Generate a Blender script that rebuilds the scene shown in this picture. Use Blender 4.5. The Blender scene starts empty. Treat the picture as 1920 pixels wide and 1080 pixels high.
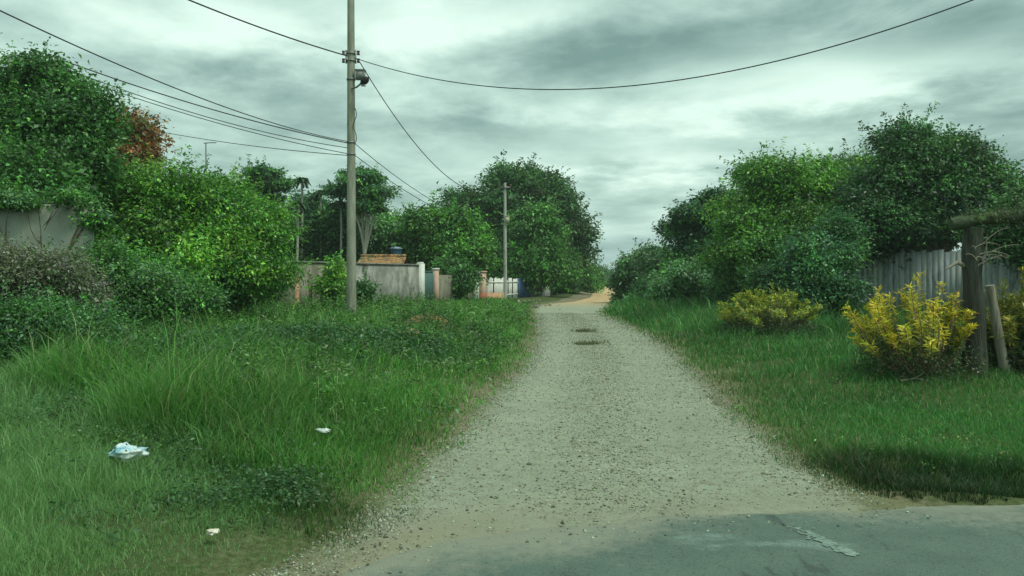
import bpy, math, random
import numpy as np

random.seed(7)
RNG = np.random.default_rng(11)
F = 1507.0            # focal length in photo pixels (1920 wide)
CAM_H = 1.5
HX, HY = 960.0, 525.0
scene = bpy.context.scene
COL = scene.collection


# ------------------------------------------------------------------ placing
def wx(px, d):
    return (px - HX) / F * d


def wz(py, d):
    return CAM_H + (HY - py) / F * d


def sstep(a, b, x):
    t = np.clip((np.asarray(x, float) - a) / (b - a), 0, 1)
    return t * t * (3 - 2 * t)


def road_z(y):
    return np.interp(y, [-50, 18, 45, 75, 110, 130, 170, 5000], [0, 0, 0.17, 0.30, 0.50, 0.42, -0.6, -0.6])


def on_ground(px, py):
    d = CAM_H * F / (py - HY)
    for _ in range(30):
        d = 0.5 * d + 0.5 * float((CAM_H - road_z(d)) * F / (py - HY))
    return wx(px, d), d


L_PX = [(600, 1062), (672, 1003), (740, 940), (798, 880), (842, 830), (885, 788), (935, 738), (985, 692), (1006, 655), (1014, 622),
        (1008, 598), (1004, 584), (1008, 573), (1075, 566), (1107, 558), (1112, 548), (1119, 541)]
R_PX = [(1640, 962), (1600, 938), (1530, 895), (1462, 850), (1402, 800), (1352, 757), (1312, 712), (1262, 664), (1212, 628), (1160, 604),
        (1122, 588), (1136, 575), (1150, 560), (1153, 550), (1152, 541)]
LE = np.array([on_ground(*p) for p in L_PX])
RE = np.array([on_ground(*p) for p in R_PX])
LE = np.vstack([[(-2.6, 1.0)], LE, [(LE[-1, 0] + 2, 135.0), (LE[-1, 0] + 6, 175)]])
RE = np.vstack([[(6.0, 1.0)], RE, [(RE[-1, 0] + 2.2, 135.0), (RE[-1, 0] + 6.5, 175)]])


def xl(y):
    return np.interp(y, LE[:, 1], LE[:, 0])


def xr(y):
    return np.interp(y, RE[:, 1], RE[:, 0])


# asphalt far edge as y(x)
A_PX = [(600, 1080), (680, 1045), (760, 1015), (840, 995), (1000, 974), (1200, 958), (1500, 946), (1920, 937)]
AE = np.array([on_ground(*p) for p in A_PX])


def asphalt_y(x):
    xs = np.concatenate([[-3.4, -2.6, -1.8], AE[:, 0], [9.0, 25.0, 60.0]])
    ys = np.concatenate([[-8.0, 0.6, 2.8], AE[:, 1], [5.9, 6.9, 9.0]])
    return np.interp(x, xs, ys, left=-60)


def vnoise(x, y, s, seed=0):
    """smooth value noise, 0..1"""
    x = np.asarray(x, float) * s + 1000.3 + seed * 17.1
    y = np.asarray(y, float) * s + 1000.7 + seed * 31.7
    xi, yi = np.floor(x).astype(int), np.floor(y).astype(int)
    fx, fy = x - xi, y - yi
    fx, fy = fx * fx * (3 - 2 * fx), fy * fy * (3 - 2 * fy)

    def h(a, b):
        n = np.sin(a * 127.1 + b * 311.7 + seed * 7.7) * 43758.5453
        return n - np.floor(n)
    return (h(xi, yi) * (1 - fx) + h(xi + 1, yi) * fx) * (1 - fy) + (h(xi, yi + 1) * (1 - fx) + h(xi + 1, yi + 1) * fx) * fy


def height(x, y):
    x, y = np.asarray(x, float), np.asarray(y, float)
    z = road_z(y)
    dl = xl(y) - x
    dr = x - xr(y)
    near = 1 - sstep(120, 150, y)
    bank = (0.30 * sstep(0.1, 2.6, dl) * sstep(3.0, 8.5, y) * (1 - 0.8 * sstep(13, 24, y))) + 0.10 * sstep(0.0, 0.8, dl)
    bank = bank + 0.16 * sstep(0.2, 3.0, dr) * sstep(7, 12, y) + 0.02 * sstep(0, 0.5, dr)
    bump = (vnoise(x, y, 0.9, 1) - 0.5) * 0.12 + (vnoise(x, y, 0.31, 2) - 0.5) * 0.22
    off = np.maximum(sstep(0.1, 1.5, dl), sstep(0.1, 1.5, dr))
    z = z + (bank + bump * off) * near
    # bare soil heap on the left bank, ditch by the asphalt on the right
    mx, my = wx(800, 17.5), 17.5
    z = z + 0.42 * np.exp(-(((x - mx) / 0.75) ** 2 + ((y - my) / 0.7) ** 2))
    z = z - 0.16 * np.exp(-((y - asphalt_y(x) - 0.75) / 0.4) ** 2) * sstep(2.2, 3.2, x) * sstep(60, 30, x)
    # inside the road and under the asphalt the sheet dips below them
    inside = sstep(-0.05, -0.5, dl) * sstep(-0.05, -0.5, dr)
    z = z - 0.07 * inside * near
    z = z - 0.16 * sstep(0.25, -0.25, y - asphalt_y(x))
    return z


# ------------------------------------------------------------------ mesh helpers
class MB:
    """gathers vertices, polygons and a colour per vertex, links them as one mesh"""

    def __init__(self):
        self.v, self.c, self.loops, self.starts = [], [], [], []
        self.n = 0
        self.nl = 0

    def add(self, verts, faces, col=None):
        verts = np.asarray(verts, float).reshape(-1, 3)
        faces = np.asarray(faces, int)
        k = faces.shape[1]
        self.v.append(verts)
        if col is None:
            col = np.ones((len(verts), 4))
        col = np.asarray(col, float)
        if col.ndim == 1:
            col = np.tile(col, (len(verts), 1))
        if col.shape[1] == 3:
            col = np.hstack([col, np.ones((len(col), 1))])
        self.c.append(col)
        self.loops.append((faces + self.n).ravel())
        self.starts.append(self.nl + np.arange(len(faces)) * k)
        self.n += len(verts)
        self.nl += faces.size

    def build(self, name, mat, parent=None, smooth=False, origin=(0, 0, 0)):
        v = np.vstack(self.v)
        o3 = np.array(origin, float)
        if parent is not None:
            v = v - np.array(parent.location)
        else:
            v = v - o3
        me = bpy.data.meshes.new(name)
        me.vertices.add(len(v))
        me.vertices.foreach_set('co', v.astype(np.float32).ravel())
        lo = np.concatenate(self.loops).astype(np.int32)
        st = np.concatenate(self.starts).astype(np.int32)
        me.loops.add(len(lo))
        me.loops.foreach_set('vertex_index', lo)
        me.polygons.add(len(st))
        me.polygons.foreach_set('loop_start', st)
        me.update(calc_edges=True)
        me.validate()
        a = me.attributes.new('col', 'FLOAT_COLOR', 'POINT')
        c = np.vstack(self.c).astype(np.float32)
        if len(a.data) == len(c):
            a.data.foreach_set('color', c.ravel())
        if smooth:
            me.polygons.foreach_set('use_smooth', np.ones(len(me.polygons), bool))
        me.materials.append(mat)
        ob = bpy.data.objects.new(name, me)
        COL.objects.link(ob)
        if parent is not None:
            ob.parent = parent
        else:
            ob.location = origin
        return ob


def box(mb, c, s, rz=0.0, col=None, taper=1.0):
    x, y, z = s[0] / 2, s[1] / 2, s[2] / 2
    v = np.array([(-x, -y, -z), (x, -y, -z), (x, y, -z), (-x, y, -z), (-x, -y, z), (x, -y, z), (x, y, z), (-x, y, z)], float)
    v[4:, :2] *= taper
    ca, sa = math.cos(rz), math.sin(rz)
    v = np.column_stack([v[:, 0] * ca - v[:, 1] * sa, v[:, 0] * sa + v[:, 1] * ca, v[:, 2]]) + np.array(c)
    mb.add(v, [(0, 3, 2, 1), (4, 5, 6, 7), (0, 1, 5, 4), (1, 2, 6, 5), (2, 3, 7, 6), (3, 0, 4, 7)], col)


def tube(mb, pts, rad, sides=7, col=None, twist=0.0):
    pts = np.asarray(pts, float)
    n = len(pts)
    rad = np.broadcast_to(np.asarray(rad, float), (n,))
    t = np.gradient(pts, axis=0)
    t /= np.linalg.norm(t, axis=1)[:, None] + 1e-9
    ref = np.array([0, 0, 1.0]) if abs(t[0, 2]) < 0.8 else np.array([0, 1.0, 0])
    a = np.cross(t, ref)
    a /= np.linalg.norm(a, axis=1)[:, None] + 1e-9
    b = np.cross(t, a)
    ang = np.linspace(0, 2 * math.pi, sides, endpoint=False) + twist
    ring = pts[:, None, :] + rad[:, None, None] * (np.cos(ang)[None, :, None] * a[:, None, :] + np.sin(ang)[None, :, None] * b[:, None, :])
    v = ring.reshape(-1, 3)
    i = np.arange(n - 1)[:, None] * sides
    j = np.arange(sides)[None, :]
    j2 = (j + 1) % sides
    f = np.stack([i + j, i + j2, i + sides + j2, i + sides + j], -1).reshape(-1, 4)
    mb.add(v, f, col)
    v2 = np.vstack([ring[0], ring[-1]])
    mb.add(v2, [list(range(sides))[::-1]], col)
    mb.add(v2, [[sides + k for k in range(sides)]], col)


def lathe(mb, c, prof, sides=20, col=None):
    """prof: list of (r, z)"""
    prof = np.array(prof, float)
    ang = np.linspace(0, 2 * math.pi, sides, endpoint=False)
    v = np.stack([prof[:, None, 0] * np.cos(ang), prof[:, None, 0] * np.sin(ang), np.repeat(prof[:, 1:2], sides, 1)], -1).reshape(-1, 3) + np.array(c)
    i = np.arange(len(prof) - 1)[:, None] * sides
    j = np.arange(sides)[None, :]
    j2 = (j + 1) % sides
    f = np.stack([i + j, i + j2, i + sides + j2, i + sides + j], -1).reshape(-1, 4)
    mb.add(v, f, col)


def unit(v):
    return v / (np.linalg.norm(v, axis=-1, keepdims=True) + 1e-9)


def leaves(mb, p, nrm, axis, L, W, col, fold=0.25):
    """one four-cornered folded leaf per row; p = leaf base"""
    n = len(p)
    nrm = unit(nrm)
    axis = unit(axis - nrm * np.sum(axis * nrm, 1, keepdims=True))
    side = np.cross(nrm, axis)
    L = np.broadcast_to(L, (n,))[:, None]
    W = np.broadcast_to(W, (n,))[:, None]
    mid = p + axis * L * 0.45
    a = mid + side * W * 0.5 + nrm * W * fold
    b = mid - side * W * 0.5 + nrm * W * fold
    tip = p + axis * L - nrm * L * 0.12
    v = np.stack([p, b, tip, a], 1).reshape(-1, 3)
    f = np.arange(n * 4).reshape(-1, 4)
    mb.add(v, f, np.repeat(col, 4, 0))


def palette(cols, n, rng, jit=0.18):
    cols = np.array(cols, float)
    k = rng.integers(0, len(cols), n)
    c = cols[k] * np.exp(rng.normal(0, jit, (n, 1)))
    c = c * np.exp(rng.normal(0, 0.07, (n, 3)))
    return np.clip(c, 0.004, 0.9)


def crown(mb, blobs, n_clumps, per, leaf, clump_r, cols, seed, shell=0.5, aspect=0.5, flat=0.55, up=0.6, lump=0.28, keep_low=0.7, jit=0.34, sub=9, gap=1.3, shoots=0.16):
    rng = np.random.default_rng(seed)
    PB = np.array(blobs, float)
    subs = []
    for b in PB:                                    # boughs bulging out of each main mass
        for q in range(sub):
            dv = unit(rng.normal(size=3) + np.array([0, -0.25, 0.2]))
            f = rng.uniform(0.26, 0.46)
            rr_ = max(b[3], b[5]) * f
            subs.append(np.concatenate([b[:3] + dv * b[3:6] * rng.uniform(0.62, 0.92), [min(rr_, b[3] * 0.6), min(rr_, b[4] * 0.6), min(rr_ * 0.8, b[5] * 0.62)]]))
    B = np.vstack([PB, np.array(subs)]) if subs else PB
    area = (B[:, 3] * B[:, 4] + B[:, 3] * B[:, 5] + B[:, 4] * B[:, 5])
    area[:len(PB)] *= 0.45 if sub else 1.0
    k = rng.choice(len(B), n_clumps * 3, p=area / area.sum())
    d = unit(rng.normal(size=(n_clumps * 3, 3)))
    r = (shell ** 3 + (1 - shell ** 3) * rng.random(n_clumps * 3)) ** (1 / 3)
    sprig = rng.random(n_clumps * 3) < 0.10
    r[sprig] *= rng.uniform(1.05, 1.3, sprig.sum())
    # lumpy outline
    ph = rng.random((6, 3)) * 6.28
    fr = rng.normal(size=(6, 3)) * 3.2
    l = sum(np.sin(d @ fr[q] + ph[q, 0] + k * 1.7) for q in range(6)) / 3.0
    r = r * (1 + lump * l)
    c = B[k, :3] + d * r[:, None] * B[k, 3:6]
    # drop clumps buried inside another blob
    keep = np.ones(len(c), bool)
    for q in range(len(PB)):
        rr = np.linalg.norm((c - PB[q, :3]) / PB[q, 3:6], axis=1)
        keep &= ~((rr < shell * 0.85) & (k != q))
    keep &= ~((d[:, 2] < -0.55) & (rng.random(len(d)) > keep_low))
    # gaps between the boughs
    size = float(np.mean(PB[:, 3]))
    w3 = rng.normal(size=(5, 3)) * 2.6 / size
    hole = sum(np.sin(c @ w3[q] + ph[q, 1]) for q in range(5))
    keep &= hole < gap
    kk_ = k[keep][:n_clumps]
    c, d = c[keep][:n_clumps], d[keep][:n_clumps]
    m = len(c)
    cc = palette(cols, m, rng, jit) * np.exp(rng.normal(0, 0.16, len(B)))[kk_, None]
    off = rng.normal(size=(m, per, 3)) * clump_r
    off[:, :, 2] *= flat
    P = (c[:, None, :] + off).reshape(-1, 3)
    D = np.repeat(d, per, 0)
    N = len(P)
    nrm = D * 0.45 + np.array([0, 0, up]) + rng.normal(size=(N, 3)) * 0.55
    ax = D * 0.5 + unit(off.reshape(-1, 3)) * 0.7 + rng.normal(size=(N, 3)) * 0.5 + np.array([0, 0, -0.25])
    col = np.repeat(cc, per, 0) * np.exp(rng.normal(0, 0.26, (N, 1))) * np.array([1.30, 1.36, 1.40])
    L = leaf * np.exp(rng.normal(0, 0.25, N))
    leaves(mb, P, nrm, ax, L, L * aspect, np.clip(col, 0.003, 0.9))
    # leafy shoots standing out of the outline
    ns = int(m * shoots)
    if ns:
        pick = rng.choice(m, ns)
        sd = unit(d[pick] + np.array([0, 0, 0.55]) + rng.normal(0, 0.35, (ns, 3)))
        ln = clump_r * rng.uniform(1.6, 4.2, ns)
        q = 26
        t = rng.random((ns, q))
        P = c[pick][:, None, :] + sd[:, None, :] * (t * ln[:, None])[..., None] + rng.normal(size=(ns, q, 3)) * (clump_r * 0.30 * (1.15 - t))[..., None]
        P = P.reshape(-1, 3)
        A = np.repeat(sd, q, 0)
        nrm = np.array([0, 0, 0.8]) + rng.normal(size=A.shape) * 0.6
        ax = A * 0.7 + rng.normal(size=A.shape) * 0.7
        col = np.repeat(cc[pick], q, 0) * np.exp(rng.normal(0.1, 0.25, (len(P), 1))) * np.array([1.30, 1.36, 1.40])
        L = leaf * 0.95 * np.exp(rng.normal(0, 0.25, len(P)))
        leaves(mb, P, nrm, ax, L, L * aspect, np.clip(col, 0.003, 0.9))
    return c


# ------------------------------------------------------------------ materials
def new_mat(name):
    m = bpy.data.materials.new(name)
    m.use_nodes = True
    nt = m.node_tree
    nt.nodes.clear()
    out = nt.nodes.new('ShaderNodeOutputMaterial')
    return m, nt, out


def nd(nt, typ, **kw):
    n = nt.nodes.new(typ)
    for k, v in kw.items():
        if k.startswith('_'):
            setattr(n, k[1:], v)
        else:
            key = k.replace('__', ' ')
            n.inputs[key].default_value = v
    return n


def leaf_mat(name, trans=0.3, rough=0.45, spec=0.5):
    m, nt, out = new_mat(name)
    a = nd(nt, 'ShaderNodeAttribute', _attribute_name='col')
    p = nd(nt, 'ShaderNodeBsdfPrincipled', Roughness=rough)
    p.inputs['Specular IOR Level'].default_value = spec
    t = nd(nt, 'ShaderNodeBsdfTranslucent')
    mul = nd(nt, 'ShaderNodeMix', _data_type='RGBA', _blend_type='MULTIPLY')
    mul.inputs[0].default_value = 1.0
    nt.links.new(a.outputs['Color'], mul.inputs[6])
    mul.inputs[7].default_value = (1.15, 1.2, 0.85, 1)
    nt.links.new(a.outputs['Color'], p.inputs['Base Color'])
    nt.links.new(mul.outputs[2], t.inputs['Color'])
    mx = nd(nt, 'ShaderNodeMixShader', Fac=trans)
    nt.links.new(p.outputs[0], mx.inputs[1])
    nt.links.new(t.outputs[0], mx.inputs[2])
    nt.links.new(mx.outputs[0], out.inputs[0])
    return m


def noise_mat(name, c1, c2, scale=5.0, detail=6.0, lo=0.35, hi=0.65, rough=0.85, bump=0.3, bscale=None, stretch=(1, 1, 1), extra=None, spec=0.25, metal=0.0, use_col=False, edge_col=None):
    """two colours mixed by a noise; extra = (colour, scale, lo, hi, stretch) patches on top"""
    m, nt, out = new_mat(name)
    tc = nd(nt, 'ShaderNodeTexCoord')
    mp = nd(nt, 'ShaderNodeMapping')
    mp.inputs['Scale'].default_value = stretch
    nt.links.new(tc.outputs['Object'], mp.inputs['Vector'])
    n = nd(nt, 'ShaderNodeTexNoise', Scale=scale, Detail=detail, Roughness=0.65)
    nt.links.new(mp.outputs[0], n.inputs['Vector'])
    r = nd(nt, 'ShaderNodeMapRange')
    r.inputs['From Min'].default_value = lo
    r.inputs['From Max'].default_value = hi
    nt.links.new(n.outputs['Fac'], r.inputs['Value'])
    mix = nd(nt, 'ShaderNodeMix', _data_type='RGBA')
    mix.inputs[6].default_value = (*c1, 1)
    mix.inputs[7].default_value = (*c2, 1)
    nt.links.new(r.outputs[0], mix.inputs[0])
    cur = mix.outputs[2]
    for e in (extra or []):
        mp2 = nd(nt, 'ShaderNodeMapping')
        mp2.inputs['Scale'].default_value = e[4]
        nt.links.new(tc.outputs['Object'], mp2.inputs['Vector'])
        n2 = nd(nt, 'ShaderNodeTexNoise', Scale=e[1], Detail=7.0, Roughness=0.7)
        nt.links.new(mp2.outputs[0], n2.inputs['Vector'])
        r2 = nd(nt, 'ShaderNodeMapRange')
        r2.inputs['From Min'].default_value = e[2]
        r2.inputs['From Max'].default_value = e[3]
        nt.links.new(n2.outputs['Fac'], r2.inputs['Value'])
        mx2 = nd(nt, 'ShaderNodeMix', _data_type='RGBA')
        nt.links.new(r2.outputs[0], mx2.inputs[0])
        nt.links.new(cur, mx2.inputs[6])
        mx2.inputs[7].default_value = (*e[0], 1)
        cur = mx2.outputs[2]
    if use_col:
        a = nd(nt, 'ShaderNodeAttribute', _attribute_name='col')
        mm = nd(nt, 'ShaderNodeMix', _data_type='RGBA', _blend_type='MULTIPLY')
        mm.inputs[0].default_value = 1.0
        nt.links.new(cur, mm.inputs[6])
        nt.links.new(a.outputs['Color'], mm.inputs[7])
        cur = mm.outputs[2]
    if edge_col:      # vertex colour red marks where drifted dirt covers the surface
        a = nd(nt, 'ShaderNodeAttribute', _attribute_name='col')
        se = nd(nt, 'ShaderNodeSeparateColor')
        nt.links.new(a.outputs['Color'], se.inputs[0])
        ne = nd(nt, 'ShaderNodeTexNoise', Scale=14.0, Detail=8.0, Roughness=0.75)
        nt.links.new(tc.outputs['Object'], ne.inputs['Vector'])
        ma = nd(nt, 'ShaderNodeMath', _operation='ADD')
        nt.links.new(ne.outputs['Fac'], ma.inputs[0])
        nt.links.new(se.outputs[0], ma.inputs[1])
        re_ = nd(nt, 'ShaderNodeMapRange')
        re_.inputs['From Min'].default_value = 0.72
        re_.inputs['From Max'].default_value = 1.08
        nt.links.new(ma.outputs[0], re_.inputs['Value'])
        me_ = nd(nt, 'ShaderNodeMix', _data_type='RGBA')
        nt.links.new(re_.outputs[0], me_.inputs[0])
        nt.links.new(cur, me_.inputs[6])
        me_.inputs[7].default_value = (*edge_col, 1)
        cur = me_.outputs[2]
    p = nd(nt, 'ShaderNodeBsdfPrincipled', Roughness=rough, Metallic=metal)
    p.inputs['Specular IOR Level'].default_value = spec
    nt.links.new(cur, p.inputs['Base Color'])
    if bump:
        nb = nd(nt, 'ShaderNodeTexNoise', Scale=bscale or scale * 3, Detail=5.0)
        nt.links.new(mp.outputs[0], nb.inputs['Vector'])
        b = nd(nt, 'ShaderNodeBump', Strength=bump, Distance=0.03)
        nt.links.new(nb.outputs['Fac'], b.inputs['Height'])
        nt.links.new(b.outputs[0], p.inputs['Normal'])
    nt.links.new(p.outputs[0], out.inputs[0])
    return m


M_LEAF = leaf_mat('leaf', 0.3)
M_FARLEAF = leaf_mat('far_leaf', 0.25, 0.5, 0.45)
M_GRASS = leaf_mat('grass_blade', 0.35, 0.5, 0.3)
M_BARK = noise_mat('bark', (0.10, 0.085, 0.06), (0.24, 0.22, 0.17), 6, stretch=(3, 3, 0.7), bump=0.8)
M_PALEBARK = noise_mat('pale_bark', (0.30, 0.30, 0.25), (0.48, 0.47, 0.40), 6, stretch=(3, 3, 0.7), bump=0.5)
M_STEM = noise_mat('dry_stem', (0.12, 0.09, 0.05), (0.30, 0.25, 0.17), 9, bump=0.3)
M_CONC = noise_mat('pole_concrete', (0.24, 0.25, 0.19), (0.38, 0.38, 0.31), 3, stretch=(2, 2, 0.5), bump=0.3,
                   extra=[((0.14, 0.17, 0.09), 2.2, 0.52, 0.72, (3, 3, 0.35))])
M_GREYCONC = noise_mat('grey_concrete', (0.36, 0.36, 0.33), (0.5, 0.5, 0.46), 3, stretch=(2, 2, 0.5), bump=0.2)
M_STEEL = noise_mat('galvanised_steel', (0.16, 0.17, 0.17), (0.28, 0.29, 0.29), 12, rough=0.5, bump=0.05, metal=0.5)
M_BLACK = noise_mat('black_plastic', (0.012, 0.012, 0.013), (0.03, 0.03, 0.03), 12, rough=0.55, bump=0)
M_CABLE = noise_mat('cable_black', (0.02, 0.022, 0.022), (0.045, 0.045, 0.045), 4, rough=0.6, bump=0)
M_LAMPGREY = noise_mat('lamp_grey', (0.20, 0.21, 0.20), (0.33, 0.34, 0.32), 14, rough=0.5, bump=0)
M_GLASS = noise_mat('lamp_glass', (0.4, 0.42, 0.4), (0.5, 0.5, 0.48), 5, rough=0.1, bump=0, spec=0.6)
M_CERAMIC = noise_mat('insulator_ceramic', (0.10, 0.05, 0.03), (0.16, 0.08, 0.05), 5, rough=0.3, bump=0)


def empty(name, loc, label=None, cat=None, group=None):
    o = bpy.data.objects.new(name, None)
    o.location = loc
    o.empty_display_size = 0.3
    COL.objects.link(o)
    tag(o, label, cat, group)
    return o


def tag(o, label=None, cat=None, group=None, kind=None):
    for k, v in (('label', label), ('category', cat), ('group', group), ('kind', kind)):
        if v:
            o[k] = v
    return o


# ------------------------------------------------------------------ camera, world, light
cam = bpy.data.cameras.new('camera')
cam.sensor_width = 36
cam.lens = F / 1920 * 36
cam.clip_end = 6000
co = bpy.data.objects.new('camera', cam)
COL.objects.link(co)
co.location = (0, 0, CAM_H)
co.rotation_euler = (math.radians(90) - math.atan(15 / F), 0, 0)
scene.camera = co

SUN_EL, SUN_AZ = math.radians(60), math.radians(125)   # azimuth from +Y towards +X
w = bpy.data.worlds.new('World')
scene.world = w
w.use_nodes = True
nt = w.node_tree
nt.nodes.clear()
out = nt.nodes.new('ShaderNodeOutputWorld')
sky = nd(nt, 'ShaderNodeTexSky', _sky_type='NISHITA', _sun_disc=False, _sun_elevation=SUN_EL, _sun_rotation=SUN_AZ, _air_density=1.2, _dust_density=3.0)
bg1 = nd(nt, 'ShaderNodeBackground', Strength=0.1)
nt.links.new(sky.outputs[0], bg1.inputs['Color'])
tc = nd(nt, 'ShaderNodeTexCoord')
sep = nd(nt, 'ShaderNodeSeparateXYZ')
nt.links.new(tc.outputs['Generated'], sep.inputs[0])


def mth(op, a, b=None, clamp=False):
    n = nd(nt, 'ShaderNodeMath', _operation=op, _use_clamp=clamp)
    for i, v in enumerate((a, b)):
        if v is None:
            continue
        if isinstance(v, (int, float)):
            n.inputs[i].default_value = v
        else:
            nt.links.new(v, n.inputs[i])
    return n.outputs[0]


zz = mth('ADD', mth('MAXIMUM', sep.outputs[2], 0.0), 0.13)
cx = mth('DIVIDE', sep.outputs[0], zz)
cy = mth('DIVIDE', sep.outputs[1], zz)
comb = nd(nt, 'ShaderNodeCombineXYZ')
nt.links.new(cx, comb.inputs[0])
nt.links.new(cy, comb.inputs[1])


def cloud_noise(scale, detail, rough, loc, rot, sc, dist=0.0):
    mp = nd(nt, 'ShaderNodeMapping')
    mp.inputs['Location'].default_value = loc
    mp.inputs['Rotation'].default_value = (0, 0, math.radians(rot))
    mp.inputs['Scale'].default_value = sc
    nt.links.new(comb.outputs[0], mp.inputs['Vector'])
    n = nd(nt, 'ShaderNodeTexNoise', Scale=scale, Detail=detail, Roughness=rough, Distortion=dist)
    nt.links.new(mp.outputs[0], n.inputs['Vector'])
    return n.outputs['Fac']


n1 = cloud_noise(0.62, 3.0, 0.5, (3.1, 1.9, 0), 14, (1.0, 1.0, 1), 0.15)
n2 = cloud_noise(2.1, 9.0, 0.6, (0.4, 7.2, 0), 25, (0.95, 0.9, 1), 0.15)
n3 = cloud_noise(1.3, 5.0, 0.55, (5.4, 2.2, 0), 0, (0.7, 1.0, 1), 0.2)
yy_ = mth('MAXIMUM', sep.outputs[1], 0.05)
su = mth('ADD', mth('DIVIDE', sep.outputs[0], yy_), mth('MULTIPLY', mth('SUBTRACT', n3, 0.5), 0.45))
sv = mth('ADD', mth('DIVIDE', sep.outputs[2], yy_), mth('MULTIPLY', mth('SUBTRACT', n2, 0.5), 0.10))
mixn = mth('ADD', mth('MULTIPLY', n1, 0.45), mth('MULTIPLY', n2, 0.55))
# the larger cloud banks: direction (photo px), half size, tilt, weight
for (bx_, by_, ba, bb, tilt, wt) in ((1290, 85, 330, 52, 10, -0.105), (1720, 50, 250, 45, 12, -0.08), (1010, 245, 260, 60, 6, -0.10), (560, 190, 300, 70, -6, -0.06),
                                     (1530, 170, 240, 42, 10, 0.16), (420, 60, 260, 60, -4, 0.10), (860, 40, 200, 35, 6, 0.08), (1250, 300, 260, 34, 4, 0.09), (250, 120, 200, 60, 0, 0.05)):
    du = mth('SUBTRACT', su, (bx_ - HX) / F)
    dv_ = mth('SUBTRACT', sv, (HY - by_) / F)
    ct, st_ = math.cos(math.radians(tilt)), math.sin(math.radians(tilt))
    p_ = mth('DIVIDE', mth('ADD', mth('MULTIPLY', du, ct), mth('MULTIPLY', dv_, st_)), ba / F)
    q_ = mth('DIVIDE', mth('SUBTRACT', mth('MULTIPLY', dv_, ct), mth('MULTIPLY', du, st_)), bb / F)
    e_ = mth('POWER', 2.718, mth('MULTIPLY', mth('ADD', mth('MULTIPLY', p_, p_), mth('MULTIPLY', q_, q_)), -1.0))
    mixn = mth('ADD', mixn, mth('MULTIPLY', e_, wt))
ramp = nd(nt, 'ShaderNodeValToRGB')
nt.links.new(mixn, ramp.inputs[0])
el = ramp.color_ramp.elements
el[0].position, el[0].color = 0.33, (0.20, 0.34, 0.305, 1)
el[1].position, el[1].color = 0.65, (0.84, 1.08, 0.94, 1)
for pos, colr in ((0.42, (0.33, 0.50, 0.445, 1)), (0.53, (0.54, 0.76, 0.67, 1))):
    e = el.new(pos)
    e.color = colr
# towards the horizon the cloud deck pales into blue-grey
hz = nd(nt, 'ShaderNodeMapRange')
nt.links.new(sep.outputs[2], hz.inputs['Value'])
hz.inputs['From Min'].default_value = 0.0
hz.inputs['From Max'].default_value = 0.10
hz.inputs['To Min'].default_value = 0.85
hz.inputs['To Max'].default_value = 0.0
hm = nd(nt, 'ShaderNodeMix', _data_type='RGBA')
nt.links.new(hz.outputs[0], hm.inputs[0])
nt.links.new(ramp.outputs[0], hm.inputs[6])
hm.inputs[7].default_value = (0.44, 0.64, 0.60, 1)
bg2 = nd(nt, 'ShaderNodeBackground', Strength=0.90)
nt.links.new(hm.outputs[2], bg2.inputs['Color'])
mxs = nd(nt, 'ShaderNodeMixShader', Fac=0.94)
nt.links.new(bg1.outputs[0], mxs.inputs[1])
nt.links.new(bg2.outputs[0], mxs.inputs[2])
nt.links.new(mxs.outputs[0], out.inputs[0])

sun = bpy.data.lights.new('sun', 'SUN')
sun.energy = 2.0
sun.angle = math.radians(15)
sun.color = (0.95, 1.0, 0.86)
so = bpy.data.objects.new('sun', sun)
COL.objects.link(so)
so.rotation_euler = (math.pi / 2 - SUN_EL, 0, -SUN_AZ + math.pi)
so.rotation_euler = (SUN_EL - math.pi / 2, 0, -SUN_AZ)
scene.view_settings.view_transform = 'Standard'
scene.view_settings.look = 'None'
scene.view_settings.exposure = 0.22
scene.view_settings.gamma = 1.0
scene.cycles.max_bounces = 6
scene.cycles.diffuse_bounces = 3
scene.cycles.glossy_bounces = 2
scene.cycles.transmission_bounces = 4

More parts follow.
